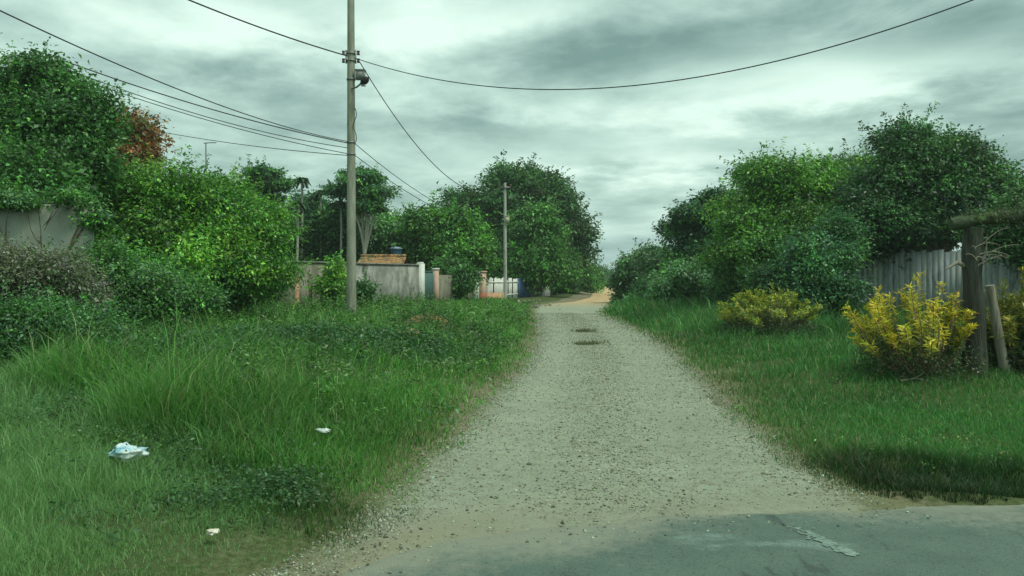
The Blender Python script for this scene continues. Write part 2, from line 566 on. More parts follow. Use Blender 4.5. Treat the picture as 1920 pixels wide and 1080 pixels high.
# ------------------------------------------------------------------ ground, road, asphalt
def ground_sheet():
    u = np.linspace(-1, 1, 420)
    xs = np.sinh(u * 6.2) / math.sinh(6.2) * 1500
    v = np.linspace(0, 1, 520)
    ys = np.sinh(v * 6.0) / math.sinh(6.0) * 2200 - 12
    ys = np.concatenate([[-1500, -300, -80, -30], ys])
    X, Y = np.meshgrid(xs, ys)
    Z = height(X, Y)
    V = np.stack([X, Y, Z], -1).reshape(-1, 3)
    nx, ny = len(xs), len(ys)
    i = np.arange(ny - 1)[:, None] * nx
    j = np.arange(nx - 1)[None, :]
    f = np.stack([i + j, i + j + 1, i + nx + j + 1, i + nx + j], -1).reshape(-1, 4)
    # red channel: how dry and bare the soil is
    dl, dr = xl(Y) - X, X - xr(Y)
    edge = np.maximum(sstep(1.1, 0.0, dl) * (dl > -3) * (0.45 + 0.55 * sstep(4.5, 6.5, Y)), sstep(0.9, 0.0, dr) * (dr > -3))
    edge = np.maximum(edge, sstep(0.5, 0.15, np.abs(Y - asphalt_y(X))) * (0.25 + 0.75 * sstep(2.6, 1.8, X)))
    heap = np.exp(-(((X - wx(795, 17.3)) / 0.6) ** 2 + ((Y - 17.3) / 0.5) ** 2))
    c = np.stack([edge, np.clip(heap * 1.6, 0, 1), sstep(55, 70, Y), np.ones_like(edge)], -1).reshape(-1, 4)
    m, nt_, out_ = new_mat('ground_soil')
    at = nd(nt_, 'ShaderNodeAttribute', _attribute_name='col')
    sp = nd(nt_, 'ShaderNodeSeparateColor')
    nt_.links.new(at.outputs['Color'], sp.inputs[0])
    tc_ = nd(nt_, 'ShaderNodeTexCoord')
    n_a = nd(nt_, 'ShaderNodeTexNoise', Scale=1.4, Detail=8.0, Roughness=0.7)
    n_b = nd(nt_, 'ShaderNodeTexNoise', Scale=22.0, Detail=6.0, Roughness=0.75)
    for q in (n_a, n_b):
        nt_.links.new(tc_.outputs['Object'], q.inputs['Vector'])
    mixg = nd(nt_, 'ShaderNodeMix', _data_type='RGBA')
    mixg.inputs[6].default_value = (0.045, 0.075, 0.022, 1)
    mixg.inputs[7].default_value = (0.10, 0.125, 0.05, 1)
    rr = nd(nt_, 'ShaderNodeMapRange')
    rr.inputs['From Min'].default_value = 0.4
    rr.inputs['From Max'].default_value = 0.62
    nt_.links.new(n_b.outputs['Fac'], rr.inputs['Value'])
    nt_.links.new(rr.outputs[0], mixg.inputs[0])
    # bare soil
    soil = nd(nt_, 'ShaderNodeMix', _data_type='RGBA')
    soil.inputs[6].default_value = (0.14, 0.115, 0.07, 1)
    soil.inputs[7].default_value = (0.32, 0.285, 0.20, 1)
    nt_.links.new(rr.outputs[0], soil.inputs[0])
    addn = nd(nt_, 'ShaderNodeMath', _operation='MULTIPLY_ADD')
    nt_.links.new(n_a.outputs['Fac'], addn.inputs[0])
    addn.inputs[1].default_value = 1.6
    addn.inputs[2].default_value = -0.95
    ad2 = nd(nt_, 'ShaderNodeMath', _operation='ADD', _use_clamp=True)
    nt_.links.new(addn.outputs[0], ad2.inputs[0])
    nt_.links.new(sp.outputs[0], ad2.inputs[1])
    mg = nd(nt_, 'ShaderNodeMix', _data_type='RGBA')
    nt_.links.new(ad2.outputs[0], mg.inputs[0])
    nt_.links.new(mixg.outputs[2], mg.inputs[6])
    nt_.links.new(soil.outputs[2], mg.inputs[7])
    mh = nd(nt_, 'ShaderNodeMix', _data_type='RGBA')
    nt_.links.new(sp.outputs[1], mh.inputs[0])
    nt_.links.new(mg.outputs[2], mh.inputs[6])
    mh.inputs[7].default_value = (0.34, 0.22, 0.12, 1)
    p = nd(nt_, 'ShaderNodeBsdfPrincipled', Roughness=0.95)
    p.inputs['Specular IOR Level'].default_value = 0.1
    nt_.links.new(mh.outputs[2], p.inputs['Base Color'])
    b = nd(nt_, 'ShaderNodeBump', Strength=0.6, Distance=0.05)
    nt_.links.new(n_b.outputs['Fac'], b.inputs['Height'])
    nt_.links.new(b.outputs[0], p.inputs['Normal'])
    nt_.links.new(p.outputs[0], out_.inputs[0])
    mb = MB()
    mb.add(V, f, c)
    tag(mb.build('ground', m, smooth=True), kind='structure')


def road_h(x, y):
    t = (x - xl(y)) / np.maximum(xr(y) - xl(y), 0.5)
    ruts = -0.025 * (np.exp(-((t - 0.24) / 0.1) ** 2) + np.exp(-((t - 0.72) / 0.1) ** 2)) * sstep(5, 8, y)
    r = road_z(y) + 0.012 + ruts + (vnoise(x, y, 1.3, 5) - 0.5) * 0.035 + (vnoise(x, y, 4.0, 6) - 0.5) * 0.012
    for (px, py, rx) in ((1097, 620, 0.36), (1104, 642, 0.42)):
        hx_, hy_ = on_ground(px, py)
        r = r - 0.07 * np.exp(-(((x - hx_) / rx) ** 2 + ((y - hy_) / 0.55) ** 2))
    return r


def road_sheet():
    ys = np.concatenate([np.linspace(2.6, 14, 170), np.linspace(14.1, 50, 170), np.linspace(50.5, 170, 100)])
    t = np.linspace(-0.16, 1.16, 56)
    X = xl(ys)[:, None] + t[None, :] * (xr(ys) - xl(ys))[:, None]
    Y = np.repeat(ys[:, None], len(t), 1)
    Z = road_h(X, Y)
    Z = Z - 0.05 * (sstep(1.04, 1.16, t) + sstep(-0.04, -0.16, t))[None, :]
    tt = np.repeat(t[None, :], len(ys), 0)
    V = np.stack([X, Y, Z], -1).reshape(-1, 3)
    edge = np.maximum(sstep(0.10, -0.10, tt), sstep(0.90, 1.10, tt))
    # near the asphalt the gravel turns to sandy dirt
    sand = sstep(0.7, 0.0, Y - asphalt_y(X)) * (0.25 + 0.6 * sstep(0.3, -0.8, X))
    clay = sstep(37, 52, Y)
    c = np.stack([edge, sand, clay, tt * 0.5 + 0.2], -1).reshape(-1, 4)
    ny, nx = X.shape
    i = np.arange(ny - 1)[:, None] * nx
    j = np.arange(nx - 1)[None, :]
    f = np.stack([i + j, i + j + 1, i + nx + j + 1, i + nx + j], -1).reshape(-1, 4)
    m, nt_, out_ = new_mat('road_gravel')
    L = nt_.links.new
    at = nd(nt_, 'ShaderNodeAttribute', _attribute_name='col')
    sp = nd(nt_, 'ShaderNodeSeparateColor')
    L(at.outputs['Color'], sp.inputs[0])
    tc_ = nd(nt_, 'ShaderNodeTexCoord')

    def noise(s, dtl=6.0, r=0.7):
        q = nd(nt_, 'ShaderNodeTexNoise', Scale=s, Detail=dtl, Roughness=r)
        L(tc_.outputs['Object'], q.inputs['Vector'])
        return q.outputs['Fac']

    def rng_(v, lo, hi):
        q = nd(nt_, 'ShaderNodeMapRange')
        q.inputs['From Min'].default_value = lo
        q.inputs['From Max'].default_value = hi
        L(v, q.inputs['Value'])
        return q.outputs[0]

    def mixc(f_, a, b):
        q = nd(nt_, 'ShaderNodeMix', _data_type='RGBA')
        L(f_, q.inputs[0])
        for idx, vv in ((6, a), (7, b)):
            if isinstance(vv, tuple):
                q.inputs[idx].default_value = (*vv, 1)
            else:
                L(vv, q.inputs[idx])
        return q.outputs[2]
    fine = noise(55)
    mid = noise(9)
    big = noise(0.9, 5.0)
    base = mixc(rng_(big, 0.35, 0.65), (0.28, 0.31, 0.225), (0.345, 0.375, 0.28))
    base = mixc(rng_(mid, 0.48, 0.66), base, (0.23, 0.235, 0.175))
    base = mixc(rng_(fine, 0.56, 0.70), base, (0.17, 0.165, 0.125))
    base = mixc(rng_(fine, 0.42, 0.30), base, (0.50, 0.50, 0.39))
    base = mixc(sp.outputs[1], base, mixc(rng_(mid, 0.35, 0.65), (0.24, 0.225, 0.15), (0.33, 0.305, 0.21)))
    base = mixc(sp.outputs[2], base, mixc(rng_(mid, 0.35, 0.65), (0.46, 0.31, 0.16), (0.58, 0.41, 0.24)))
    ed = nd(nt_, 'ShaderNodeMath', _operation='MULTIPLY_ADD')
    L(mid, ed.inputs[0])
    ed.inputs[1].default_value = 1.8
    ed.inputs[2].default_value = -1.05
    ee = nd(nt_, 'ShaderNodeMath', _operation='MULTIPLY_ADD', _use_clamp=True)
    L(sp.outputs[0], ee.inputs[0])
    ee.inputs[1].default_value = 1.5
    L(ed.outputs[0], ee.inputs[2])
    e2 = nd(nt_, 'ShaderNodeMath', _operation='MULTIPLY', _use_clamp=True)
    L(ee.outputs[0], e2.inputs[0])
    e3 = nd(nt_, 'ShaderNodeMath', _operation='MULTIPLY', _use_clamp=True)
    L(sp.outputs[0], e3.inputs[0])
    e3.inputs[1].default_value = 4.0
    L(e3.outputs[0], e2.inputs[1])
    base = mixc(e2.outputs[0], base, mixc(rng_(fine, 0.4, 0.6), (0.10, 0.12, 0.05), (0.24, 0.22, 0.13)))
    p = nd(nt_, 'ShaderNodeBsdfPrincipled', Roughness=0.9)
    p.inputs['Specular IOR Level'].default_value = 0.2
    L(base, p.inputs['Base Color'])
    bm_ = nd(nt_, 'ShaderNodeBump', Strength=0.7, Distance=0.03)
    L(fine, bm_.inputs['Height'])
    L(bm_.outputs[0], p.inputs['Normal'])
    L(p.outputs[0], out_.inputs[0])
    mb = MB()
    mb.add(V, f, c)
    tag(mb.build('dirt_road', m, smooth=True), kind='structure')


def asphalt_sheet():
    xs = np.concatenate([np.linspace(-3.35, 6, 190), np.linspace(6.2, 60, 60)])
    far = asphalt_y(xs) + (vnoise(xs, xs * 0, 3.1, 8) - 0.5) * 0.12 + (vnoise(xs, xs * 0, 11, 9) - 0.5) * 0.05
    t = np.linspace(0, 1, 60) ** 2.2
    Y = far[:, None] + (-9.0 - far[:, None]) * t[None, :]
    X = np.repeat(xs[:, None], len(t), 1)
    Z = np.full_like(X, 0.035) - 0.06 * sstep(0.03, 0, t)[None, :]
    V = np.stack([X, Y, Z], -1).reshape(-1, 3)
    ny, nx = X.shape
    i = np.arange(ny - 1)[:, None] * nx
    j = np.arange(nx - 1)[None, :]
    f = np.stack([i + j, i + nx + j, i + nx + j + 1, i + j + 1], -1).reshape(-1, 4)[:, ::-1]
    m = noise_mat('asphalt', (0.075, 0.125, 0.098), (0.11, 0.165, 0.13), 2.2, 7, 0.38, 0.62, rough=0.55, edge_col=(0.25, 0.26, 0.195), bump=0.6, bscale=160, spec=0.5,
                  extra=[((0.18, 0.25, 0.215), 0.9, 0.57, 0.64, (0.7, 1.4, 1)), ((0.04, 0.06, 0.05), 75.0, 0.52, 0.64, (1, 1, 1)), ((0.2, 0.26, 0.22), 110.0, 0.60, 0.68, (1, 1, 1)), ((0.05, 0.075, 0.062), 3.5, 0.60, 0.64, (1, 0.4, 1))])
    mb = MB()
    dd = far[:, None] - Y
    ec = sstep(0.95, 0.0, dd + (vnoise(X, Y, 2.2, 71) - 0.5) * 0.7) * (0.6 + 0.4 * sstep(3.5, 0, X)) * 0.62 + 0.20 * vnoise(X, Y, 1.1, 72)
    mb.add(V, f, np.stack([ec, ec, ec, np.ones_like(ec)], -1).reshape(-1, 4))
    tag(mb.build('asphalt_road', m, smooth=True), kind='structure')
    # a worn scrap of white road paint
    x0, y0 = on_ground(1490, 1000)
    x1, y1 = on_ground(1600, 1056)
    mb = MB()
    rg_ = np.random.default_rng(61)
    for q in range(150):
        t = rg_.random()
        cxq = x0 + (x1 - x0) * t + rg_.normal(0, 0.022)
        cyq = y0 + (y1 - y0) * t + rg_.normal(0, 0.012)
        nn = 7
        ag = np.linspace(0, 6.283, nn, endpoint=False)
        rq = rg_.uniform(0.006, 0.028) * (0.5 + t * 0.7) * rg_.uniform(0.6, 1.2, nn)
        V = np.stack([cxq + np.cos(ag) * rq, cyq + np.sin(ag) * rq, np.full(nn, 0.0385 + q * 0.00001)], -1)
        mb.add(V, [list(range(nn))])
    m2 = noise_mat('worn_paint', (0.13, 0.19, 0.155), (0.24, 0.31, 0.27), 30, 8, 0.40, 0.62, rough=0.6, bump=0.2, bscale=80)
    tag(mb.build('road_marking', m2), kind='structure')


ground_sheet()
road_sheet()
asphalt_sheet()


def stones(mb, x, y, z, s, col, rng):
    """squashed irregular octahedra"""
    n = len(x)
    base = np.array([(1, 0, 0), (-1, 0, 0), (0, 1, 0), (0, -1, 0), (0, 0, 0.7), (0, 0, -0.5)], float)
    v = base[None] * np.exp(rng.normal(0, 0.25, (n, 6, 1)))
    a = rng.random(n) * 6.28
    ca, sa = np.cos(a)[:, None], np.sin(a)[:, None]
    v = np.stack([v[..., 0] * ca - v[..., 1] * sa, v[..., 0] * sa + v[..., 1] * ca, v[..., 2]], -1)
    v = v * (s[:, None, None]) + np.stack([x, y, z], -1)[:, None, :]
    fb = np.array([(0, 2, 4), (2, 1, 4), (1, 3, 4), (3, 0, 4), (2, 0, 5), (1, 2, 5), (3, 1, 5), (0, 3, 5)])
    f = (fb[None] + (np.arange(n) * 6)[:, None, None]).reshape(-1, 3)
    mb.add(v.reshape(-1, 3), f, np.repeat(col, 6, 0))


def attr_mat(name, rough=0.85, spec=0.2):
    m, nt_, out_ = new_mat(name)
    at = nd(nt_, 'ShaderNodeAttribute', _attribute_name='col')
    p = nd(nt_, 'ShaderNodeBsdfPrincipled', Roughness=rough)
    p.inputs['Specular IOR Level'].default_value = spec
    nt_.links.new(at.outputs['Color'], p.inputs['Base Color'])
    nt_.links.new(p.outputs[0], out_.inputs[0])
    return m


M_STONE = attr_mat('stone')


def gravel():
    rng = np.random.default_rng(5)
    n = 115000
    d = 4.0 + 30 * rng.random(n) ** 1.7
    t = rng.random(n) * 1.10 - 0.05
    # more stones along the edges and the hump between the ruts
    dens = 0.28 + 0.95 * np.exp(-((t - 0.48) / 0.13) ** 2) + 0.9 * np.exp(-((t + 0.0) / 0.08) ** 2) + 0.9 * np.exp(-((t - 1.0) / 0.09) ** 2)
    k = rng.random(n) < dens
    d, t = d[k], t[k]
    x = xl(d) + t * (xr(d) - xl(d))
    z = np.maximum(road_h(x, d), height(x, d))
    s = 0.0040 * np.exp(rng.normal(0, 0.5, len(x))) + d * 0.00022
    ap = d - asphalt_y(x)
    ok = (ap > 0.15) | ((ap > -0.7) & (rng.random(len(x)) < 0.5 * np.exp(-np.abs(ap) * 3)))
    z = np.where(ap < 0.05, np.maximum(z, 0.035), z)
    cols = palette([(0.34, 0.365, 0.28), (0.25, 0.265, 0.195), (0.42, 0.44, 0.35), (0.12, 0.13, 0.09), (0.10, 0.11, 0.075), (0.30, 0.31, 0.22)], len(x), rng)
    mb = MB()
    stones(mb, x[ok], d[ok], z[ok] + s[ok] * 0.15, s[ok], cols[ok], rng)
    # rubble on the pale verge at the junction and by the clay stretch
    n = 130
    x = rng.normal(wx(985, 43), 0.8, n)
    y = rng.normal(43.5, 2.2, n)
    s = 0.035 * np.exp(rng.normal(0, 0.5, n))
    stones(mb, x, y, np.maximum(height(x, y), road_h(x, y)) + s * 0.2, s, palette([(0.36, 0.33, 0.25), (0.28, 0.25, 0.19), (0.16, 0.15, 0.11)], n, rng), rng)
    o = mb.build('gravel', M_STONE)
    tag(o, 'loose grey gravel stones strewn over the dirt road', 'gravel', kind='stuff')


gravel()


# ------------------------------------------------------------------ grass
def blades(mb, x, y, z, h, wd, col, lean, rng):
    n = len(x)
    a = rng.random(n) * 6.283
    fx, fy = np.cos(a), np.sin(a)                    # facing
    la = rng.random(n) * 6.283
    lx, ly = np.cos(la) * lean * h, np.sin(la) * lean * h
    p = np.stack([x, y, z - 0.02], -1)
    side = np.stack([fx, fy, np.zeros(n)], -1) * (wd[:, None] * 0.5)
    mid = p + np.stack([lx * 0.35, ly * 0.35, h * 0.6], -1)
    tip = p + np.stack([lx, ly, h * (1 - 0.25 * lean)], -1)
    v = np.stack([p - side, p + side, mid + side * 0.8, mid - side * 0.8, tip], 1).reshape(-1, 3)
    i = (np.arange(n) * 5)[:, None]
    c = np.repeat(col, 5, 0)
    # two passes share the vertices
    base = mb.n
    mb.add(v, i + np.array([0, 1, 2, 3]), c)
    mb.loops.append((i + np.array([3, 2, 4]) + base).ravel())
    mb.starts.append(mb.nl + np.arange(n) * 3)
    mb.nl += 3 * n


def scatter(n, d0, d1, rng, power=1.5):
    """points in the wedge the camera looks into, denser close by"""
    d = d0 + (d1 - d0) * rng.random(n) ** power
    t = rng.random(n) * 2.0 - 1.0
    return t * d, d


def left_grass():
    rng = np.random.default_rng(21)
    mb = MB()
    x, y = scatter(600000, 3.2, 44, rng, 1.35)
    x2, y2 = scatter(260000, 2.9, 8.5, rng, 1.3)
    x, y = np.concatenate([x, x2]), np.concatenate([y, y2])
    dl = xl(y) - x
    wob = (vnoise(x, y, 1.7, 13) - 0.5) * 0.9
    k = (dl + wob * np.clip(y / 12, 0.35, 1) > -0.12) & (y > asphalt_y(x) + 0.15 + 0.3 * vnoise(x, y, 3, 4))
    # a thin cover where the bank meets the road
    k &= rng.random(len(x)) < np.clip(0.45 + dl * 1.1 + 0.5 * sstep(6, 5, y), 0.0, 1) * (0.5 + 0.5 * (vnoise(x, y, 1.4, 51) > 0.35))
    hx, hy = wx(790, 17.2), 17.2
    k &= ~((((x - hx) / 0.75) ** 2 + ((y - hy + 0.25) / 0.75) ** 2 < 1) & (rng.random(len(x)) < 0.95))
    k &= ~((np.abs(x - hx) < 0.7) & (y > 14.5) & (y < 17) & (rng.random(len(x)) < 0.6))
    x, y, dl = x[k], y[k], dl[k]
    z = np.where(dl < 0.17 * (xr(y) - xl(y)), np.maximum(height(x, y), road_h(x, y) - 0.03 * sstep(0.1, 0.7, dl)), height(x, y))
    big = vnoise(x, y, 0.55, 31)
    fine = vnoise(x, y, 2.2, 32)
    # windscreen glare at the near left, painted as paler and shorter grass
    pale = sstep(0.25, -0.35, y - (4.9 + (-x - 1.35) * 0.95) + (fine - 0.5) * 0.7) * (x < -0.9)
    h = (0.11 + 0.27 * sstep(0.3, 2.2, dl) * (0.4 + big * 0.9)) * np.exp(rng.normal(0, 0.3, len(x))) * (0.6 + 0.6 * fine)
    h = h * (1 - 0.5 * pale)
    h = h * (0.75 + 0.25 * sstep(4.5, 8, y))
    h = h * (1 - 0.3 * sstep(19, 27, y)) * (0.45 + 0.55 * sstep(-0.1, 0.5, dl))
    wd = np.maximum(0.0045, y * 0.001) * np.exp(rng.normal(0, 0.2, len(x))) * (1 - 0.3 * pale)
    c = palette([(0.095, 0.235, 0.04), (0.14, 0.29, 0.05), (0.075, 0.185, 0.035), (0.18, 0.31, 0.08)], len(x), rng, 0.2)
    patch = vnoise(x, y, 0.8, 35)
    c = c * (0.72 + 0.55 * patch)[:, None]
    # brownish dry blades near the road ; glare-edge darkness painted into those by the asphalt
    dry = (rng.random(len(x)) < 0.06 + 0.2 * sstep(1.0, 0.1, dl))
    c[dry] = palette([(0.25, 0.23, 0.10), (0.20, 0.19, 0.08)], dry.sum(), rng, 0.2)
    straw = (rng.random(len(x)) < 0.018) & (y > 6) & (dl > 0.8)
    c[straw] = palette([(0.36, 0.34, 0.16), (0.30, 0.26, 0.12)], straw.sum(), rng, 0.2)
    h[straw] *= 1.45
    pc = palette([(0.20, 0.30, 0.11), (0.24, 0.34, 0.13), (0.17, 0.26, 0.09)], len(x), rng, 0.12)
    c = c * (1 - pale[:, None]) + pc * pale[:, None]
    painted_dark = sstep(5.7, 5.2, y + 0.25 * (x + 1.5)) * sstep(-2.3, -1.9, x - (y - 4.3) * -0.2) * (1 - pale)
    c = c * (1 - 0.6 * painted_dark[:, None])
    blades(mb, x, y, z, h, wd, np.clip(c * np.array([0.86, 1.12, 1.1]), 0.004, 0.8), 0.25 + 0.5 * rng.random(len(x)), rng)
    o = mb.build('tall_grass', M_GRASS)
    tag(o, 'tall rough green grass covering the bank left of the dirt road', 'grass', kind='stuff')


def right_grass():
    rng = np.random.default_rng(22)
    mb = MB()
    x, y = scatter(680000, 4.8, 60, rng, 1.5)
    x2, y2 = scatter(160000, 4.8, 9.5, rng, 1.2)
    x, y = np.concatenate([x, x2]), np.concatenate([y, y2])
    dr = x - xr(y)
    wob = (vnoise(x, y, 1.9, 14) - 0.5) * 0.8
    k = (dr + wob * np.clip(y / 12, 0.35, 1) > -0.15) & (y > asphalt_y(x) - 0.10 + 0.42 * vnoise(x, x * 0, 2.3, 4) + 0.2 * vnoise(x, x * 0, 9, 4))
    k &= rng.random(len(x)) < (0.45 + 0.55 * (vnoise(x, y, 1.5, 52) > 0.4)) * np.clip(0.35 + dr * 1.0 + sstep(2.4, 2.9, x) * sstep(8, 7, y), 0.0, 1)
    x, y, dr = x[k], y[k], dr[k]
    z = np.where(dr < 0.17 * (xr(y) - xl(y)), np.maximum(height(x, y), road_h(x, y) - 0.03 * sstep(0.1, 0.7, dr)), height(x, y))
    big = vnoise(x, y, 0.6, 41)
    fine = vnoise(x, y, 2.5, 42)
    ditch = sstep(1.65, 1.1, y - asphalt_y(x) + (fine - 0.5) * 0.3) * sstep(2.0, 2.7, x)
    rear = sstep(17, 23, y) * sstep(0.2, 1.5, dr)
    h = (0.055 + 0.05 * big + 0.10 * sstep(9, 15, y) * fine + 0.32 * rear) * np.exp(rng.normal(0, 0.3, len(x)))
    h = (h + 0.04 * ditch * fine * 1.6) * (0.35 + 0.65 * sstep(0.0, 0.6, y - asphalt_y(x))) * (0.5 + 0.5 * sstep(-0.1, 0.5, dr))
    wd = np.maximum(0.006, y * 0.00105) * np.exp(rng.normal(0, 0.2, len(x)))
    c = palette([(0.065, 0.185, 0.045), (0.085, 0.22, 0.05), (0.055, 0.155, 0.04), (0.125, 0.23, 0.06)], len(x), rng, 0.18)
    c = c * (0.7 + 0.5 * vnoise(x, y, 0.7, 45))[:, None]
    dry = rng.random(len(x)) < 0.08 + 0.35 * sstep(1.6, 0.1, dr) * sstep(30, 15, y)
    c[dry] = palette([(0.26, 0.24, 0.11), (0.18, 0.19, 0.07), (0.22, 0.17, 0.09)], dry.sum(), rng, 0.2)
    c = c * (1 - 0.68 * np.clip(ditch, 0, 1))[:, None]  # shade of the band along the asphalt, painted into the blade colour
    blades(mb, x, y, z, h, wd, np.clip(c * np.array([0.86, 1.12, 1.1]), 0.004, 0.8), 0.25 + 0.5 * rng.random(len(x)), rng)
    o = mb.build('short_grass', M_GRASS)
    tag(o, 'short trodden green grass right of the dirt road', 'grass', kind='stuff')


def weeds():
    rng = np.random.default_rng(23)
    mb = MB()

    def patch(px, py_d, rx, ry, n, cols, hmax, leaf):
        x = wx(px, py_d) + rng.normal(0, rx, n)
        y = py_d + rng.normal(0, ry, n)
        k = (xl(y) - x > 0.4)
        x, y = x[k], y[k]
        m = 22
        hmax = hmax * 0.85
        hh = hmax * (0.5 + 0.6 * rng.random(len(x)))
        X = np.repeat(x, m) + rng.normal(0, 0.07, len(x) * m)
        Y = np.repeat(y, m) + rng.normal(0, 0.07, len(x) * m)
        Z = np.repeat(height(x, y), m) + np.repeat(hh, m) * (0.15 + 0.85 * rng.random(len(x) * m))
        P = np.stack([X, Y, Z], -1)
        N = len(P)
        col = np.repeat(palette(cols, len(x), rng, 0.2), m, 0) * np.exp(rng.normal(0, 0.2, (N, 1)))
        leaves(mb, P, np.array([0, 0, 1.0]) + rng.normal(size=(N, 3)) * 0.5, rng.normal(size=(N, 3)), leaf * 0.8 * np.exp(rng.normal(0, 0.25, N)), leaf * 0.42, col)
    dark = [(0.045, 0.12, 0.045), (0.055, 0.14, 0.05), (0.065, 0.155, 0.045)]
    mid = [(0.09, 0.22, 0.045), (0.12, 0.26, 0.06), (0.075, 0.18, 0.04)]
    lite = [(0.17, 0.27, 0.10), (0.13, 0.24, 0.08)]
    for a in ((600, 12.2, 0.8, 0.7, 330, dark, 0.5, 0.075), (720, 13.2, 0.7, 0.7, 300, dark, 0.45, 0.075), (500, 11, 0.7, 0.7, 260, dark, 0.5, 0.07),
              (330, 9.2, 0.8, 0.8, 260, dark, 0.45, 0.06), (820, 16.5, 0.8, 0.6, 200, dark, 0.4, 0.08), (680, 15.5, 1.2, 0.8, 240, mid, 0.45, 0.08),
              (450, 8.4, 0.7, 0.7, 220, mid, 0.32, 0.05), (550, 8.7, 0.35, 0.3, 70, lite, 0.35, 0.06), (200, 6.8, 0.5, 0.4, 120, dark, 0.25, 0.045),
              (380, 6.6, 0.5, 0.5, 160, dark, 0.25, 0.045), (290, 6.3, 0.25, 0.25, 60, mid, 0.22, 0.04), (520, 5.2, 0.5, 0.35, 200, dark, 0.16, 0.04),
              (600, 21, 2.0, 2.0, 330, mid, 0.6, 0.11), (400, 17, 1.8, 1.5, 300, mid, 0.6, 0.09), (800, 24, 1.5, 2, 220, mid, 0.5, 0.12),
              (250, 12, 1.0, 1.2, 260, dark, 0.6, 0.07), (900, 30, 1.4, 3, 200, mid, 0.4, 0.13), (640, 30, 2.2, 2.4, 260, mid, 0.8, 0.14)):
        patch(*a)
    n = 4600
    x, y = scatter(n, 5.5, 30, rng, 1.25)
    k = (xl(y) - x > 0.25) & (y - 4.9 - (-x - 1.35) * 0.95 > 0.3) & (vnoise(x, y, 0.7, 61) > 0.3)
    x, y = x[k], y[k]
    m = 20
    hh = rng.uniform(0.12, 0.42, len(x)) * (0.5 + 0.5 * sstep(0.3, 1.5, xl(y) - x))
    rr = rng.uniform(0.04, 0.16, len(x))
    X = np.repeat(x, m) + rng.normal(size=len(x) * m) * np.repeat(rr, m)
    Y = np.repeat(y, m) + rng.normal(size=len(x) * m) * np.repeat(rr, m)
    P = np.stack([X, Y, np.repeat(height(x, y), m) + np.repeat(hh, m) * (0.2 + 0.8 * rng.random(len(X)))], -1)
    tone = palette(dark + mid + mid + lite, len(x), rng, 0.25)
    lf = np.repeat(rng.uniform(0.025, 0.07, len(x)) * (0.8 + y * 0.03), m)
    leaves(mb, P, np.array([0, 0, 1.0]) + rng.normal(size=P.shape) * 0.6, rng.normal(size=P.shape), lf * np.exp(rng.normal(0, 0.25, len(P))), lf * 0.5, np.repeat(tone, m, 0) * np.exp(rng.normal(0, 0.22, (len(P), 1))))
    # a few on the right too, along the gravel
    n = 900
    x, y = scatter(n, 6, 26, rng, 1.2)
    k = (x - xr(y) > 0.05) & (x - xr(y) < 2.6)
    x, y = x[k], y[k]
    X = np.repeat(x, m) + rng.normal(0, 0.07, len(x) * m)
    Y = np.repeat(y, m) + rng.normal(0, 0.07, len(x) * m)
    P = np.stack([X, Y, np.repeat(height(x, y), m) + 0.09 * rng.random(len(X))], -1)
    tone = palette(mid + lite + [(0.2, 0.21, 0.07)], len(x), rng, 0.25)
    lf = np.repeat(rng.uniform(0.02, 0.04, len(x)) * (0.8 + y * 0.03), m)
    leaves(mb, P, np.array([0, 0, 1.0]) + rng.normal(size=P.shape) * 0.6, rng.normal(size=P.shape), lf, lf * 0.5, np.repeat(tone, m, 0) * np.exp(rng.normal(0, 0.22, (len(P), 1))))
    o = mb.build('weeds', M_LEAF)
    tag(o, 'broad-leaved weeds growing among the grass of both verges', 'weeds', kind='stuff')


left_grass()
right_grass()
weeds()


# ------------------------------------------------------------------ trees and shrubs
G_DARK = [(0.036, 0.105, 0.03), (0.048, 0.13, 0.035), (0.04, 0.09, 0.028), (0.07, 0.165, 0.04)]
G_MID = [(0.07, 0.185, 0.034), (0.055, 0.15, 0.034), (0.10, 0.23, 0.045), (0.042, 0.11, 0.028)]
G_BRIGHT = [(0.12, 0.28, 0.03), (0.09, 0.23, 0.028), (0.17, 0.32, 0.04), (0.06, 0.15, 0.028)]
G_GREY = [(0.085, 0.17, 0.085), (0.125, 0.22, 0.11), (0.06, 0.125, 0.06), (0.16, 0.25, 0.125)]
G_BLUE = [(0.042, 0.12, 0.062), (0.06, 0.15, 0.07), (0.035, 0.09, 0.05)]
G_RUST = [(0.24, 0.10, 0.04), (0.19, 0.08, 0.035), (0.30, 0.16, 0.05), (0.11, 0.11, 0.035)]


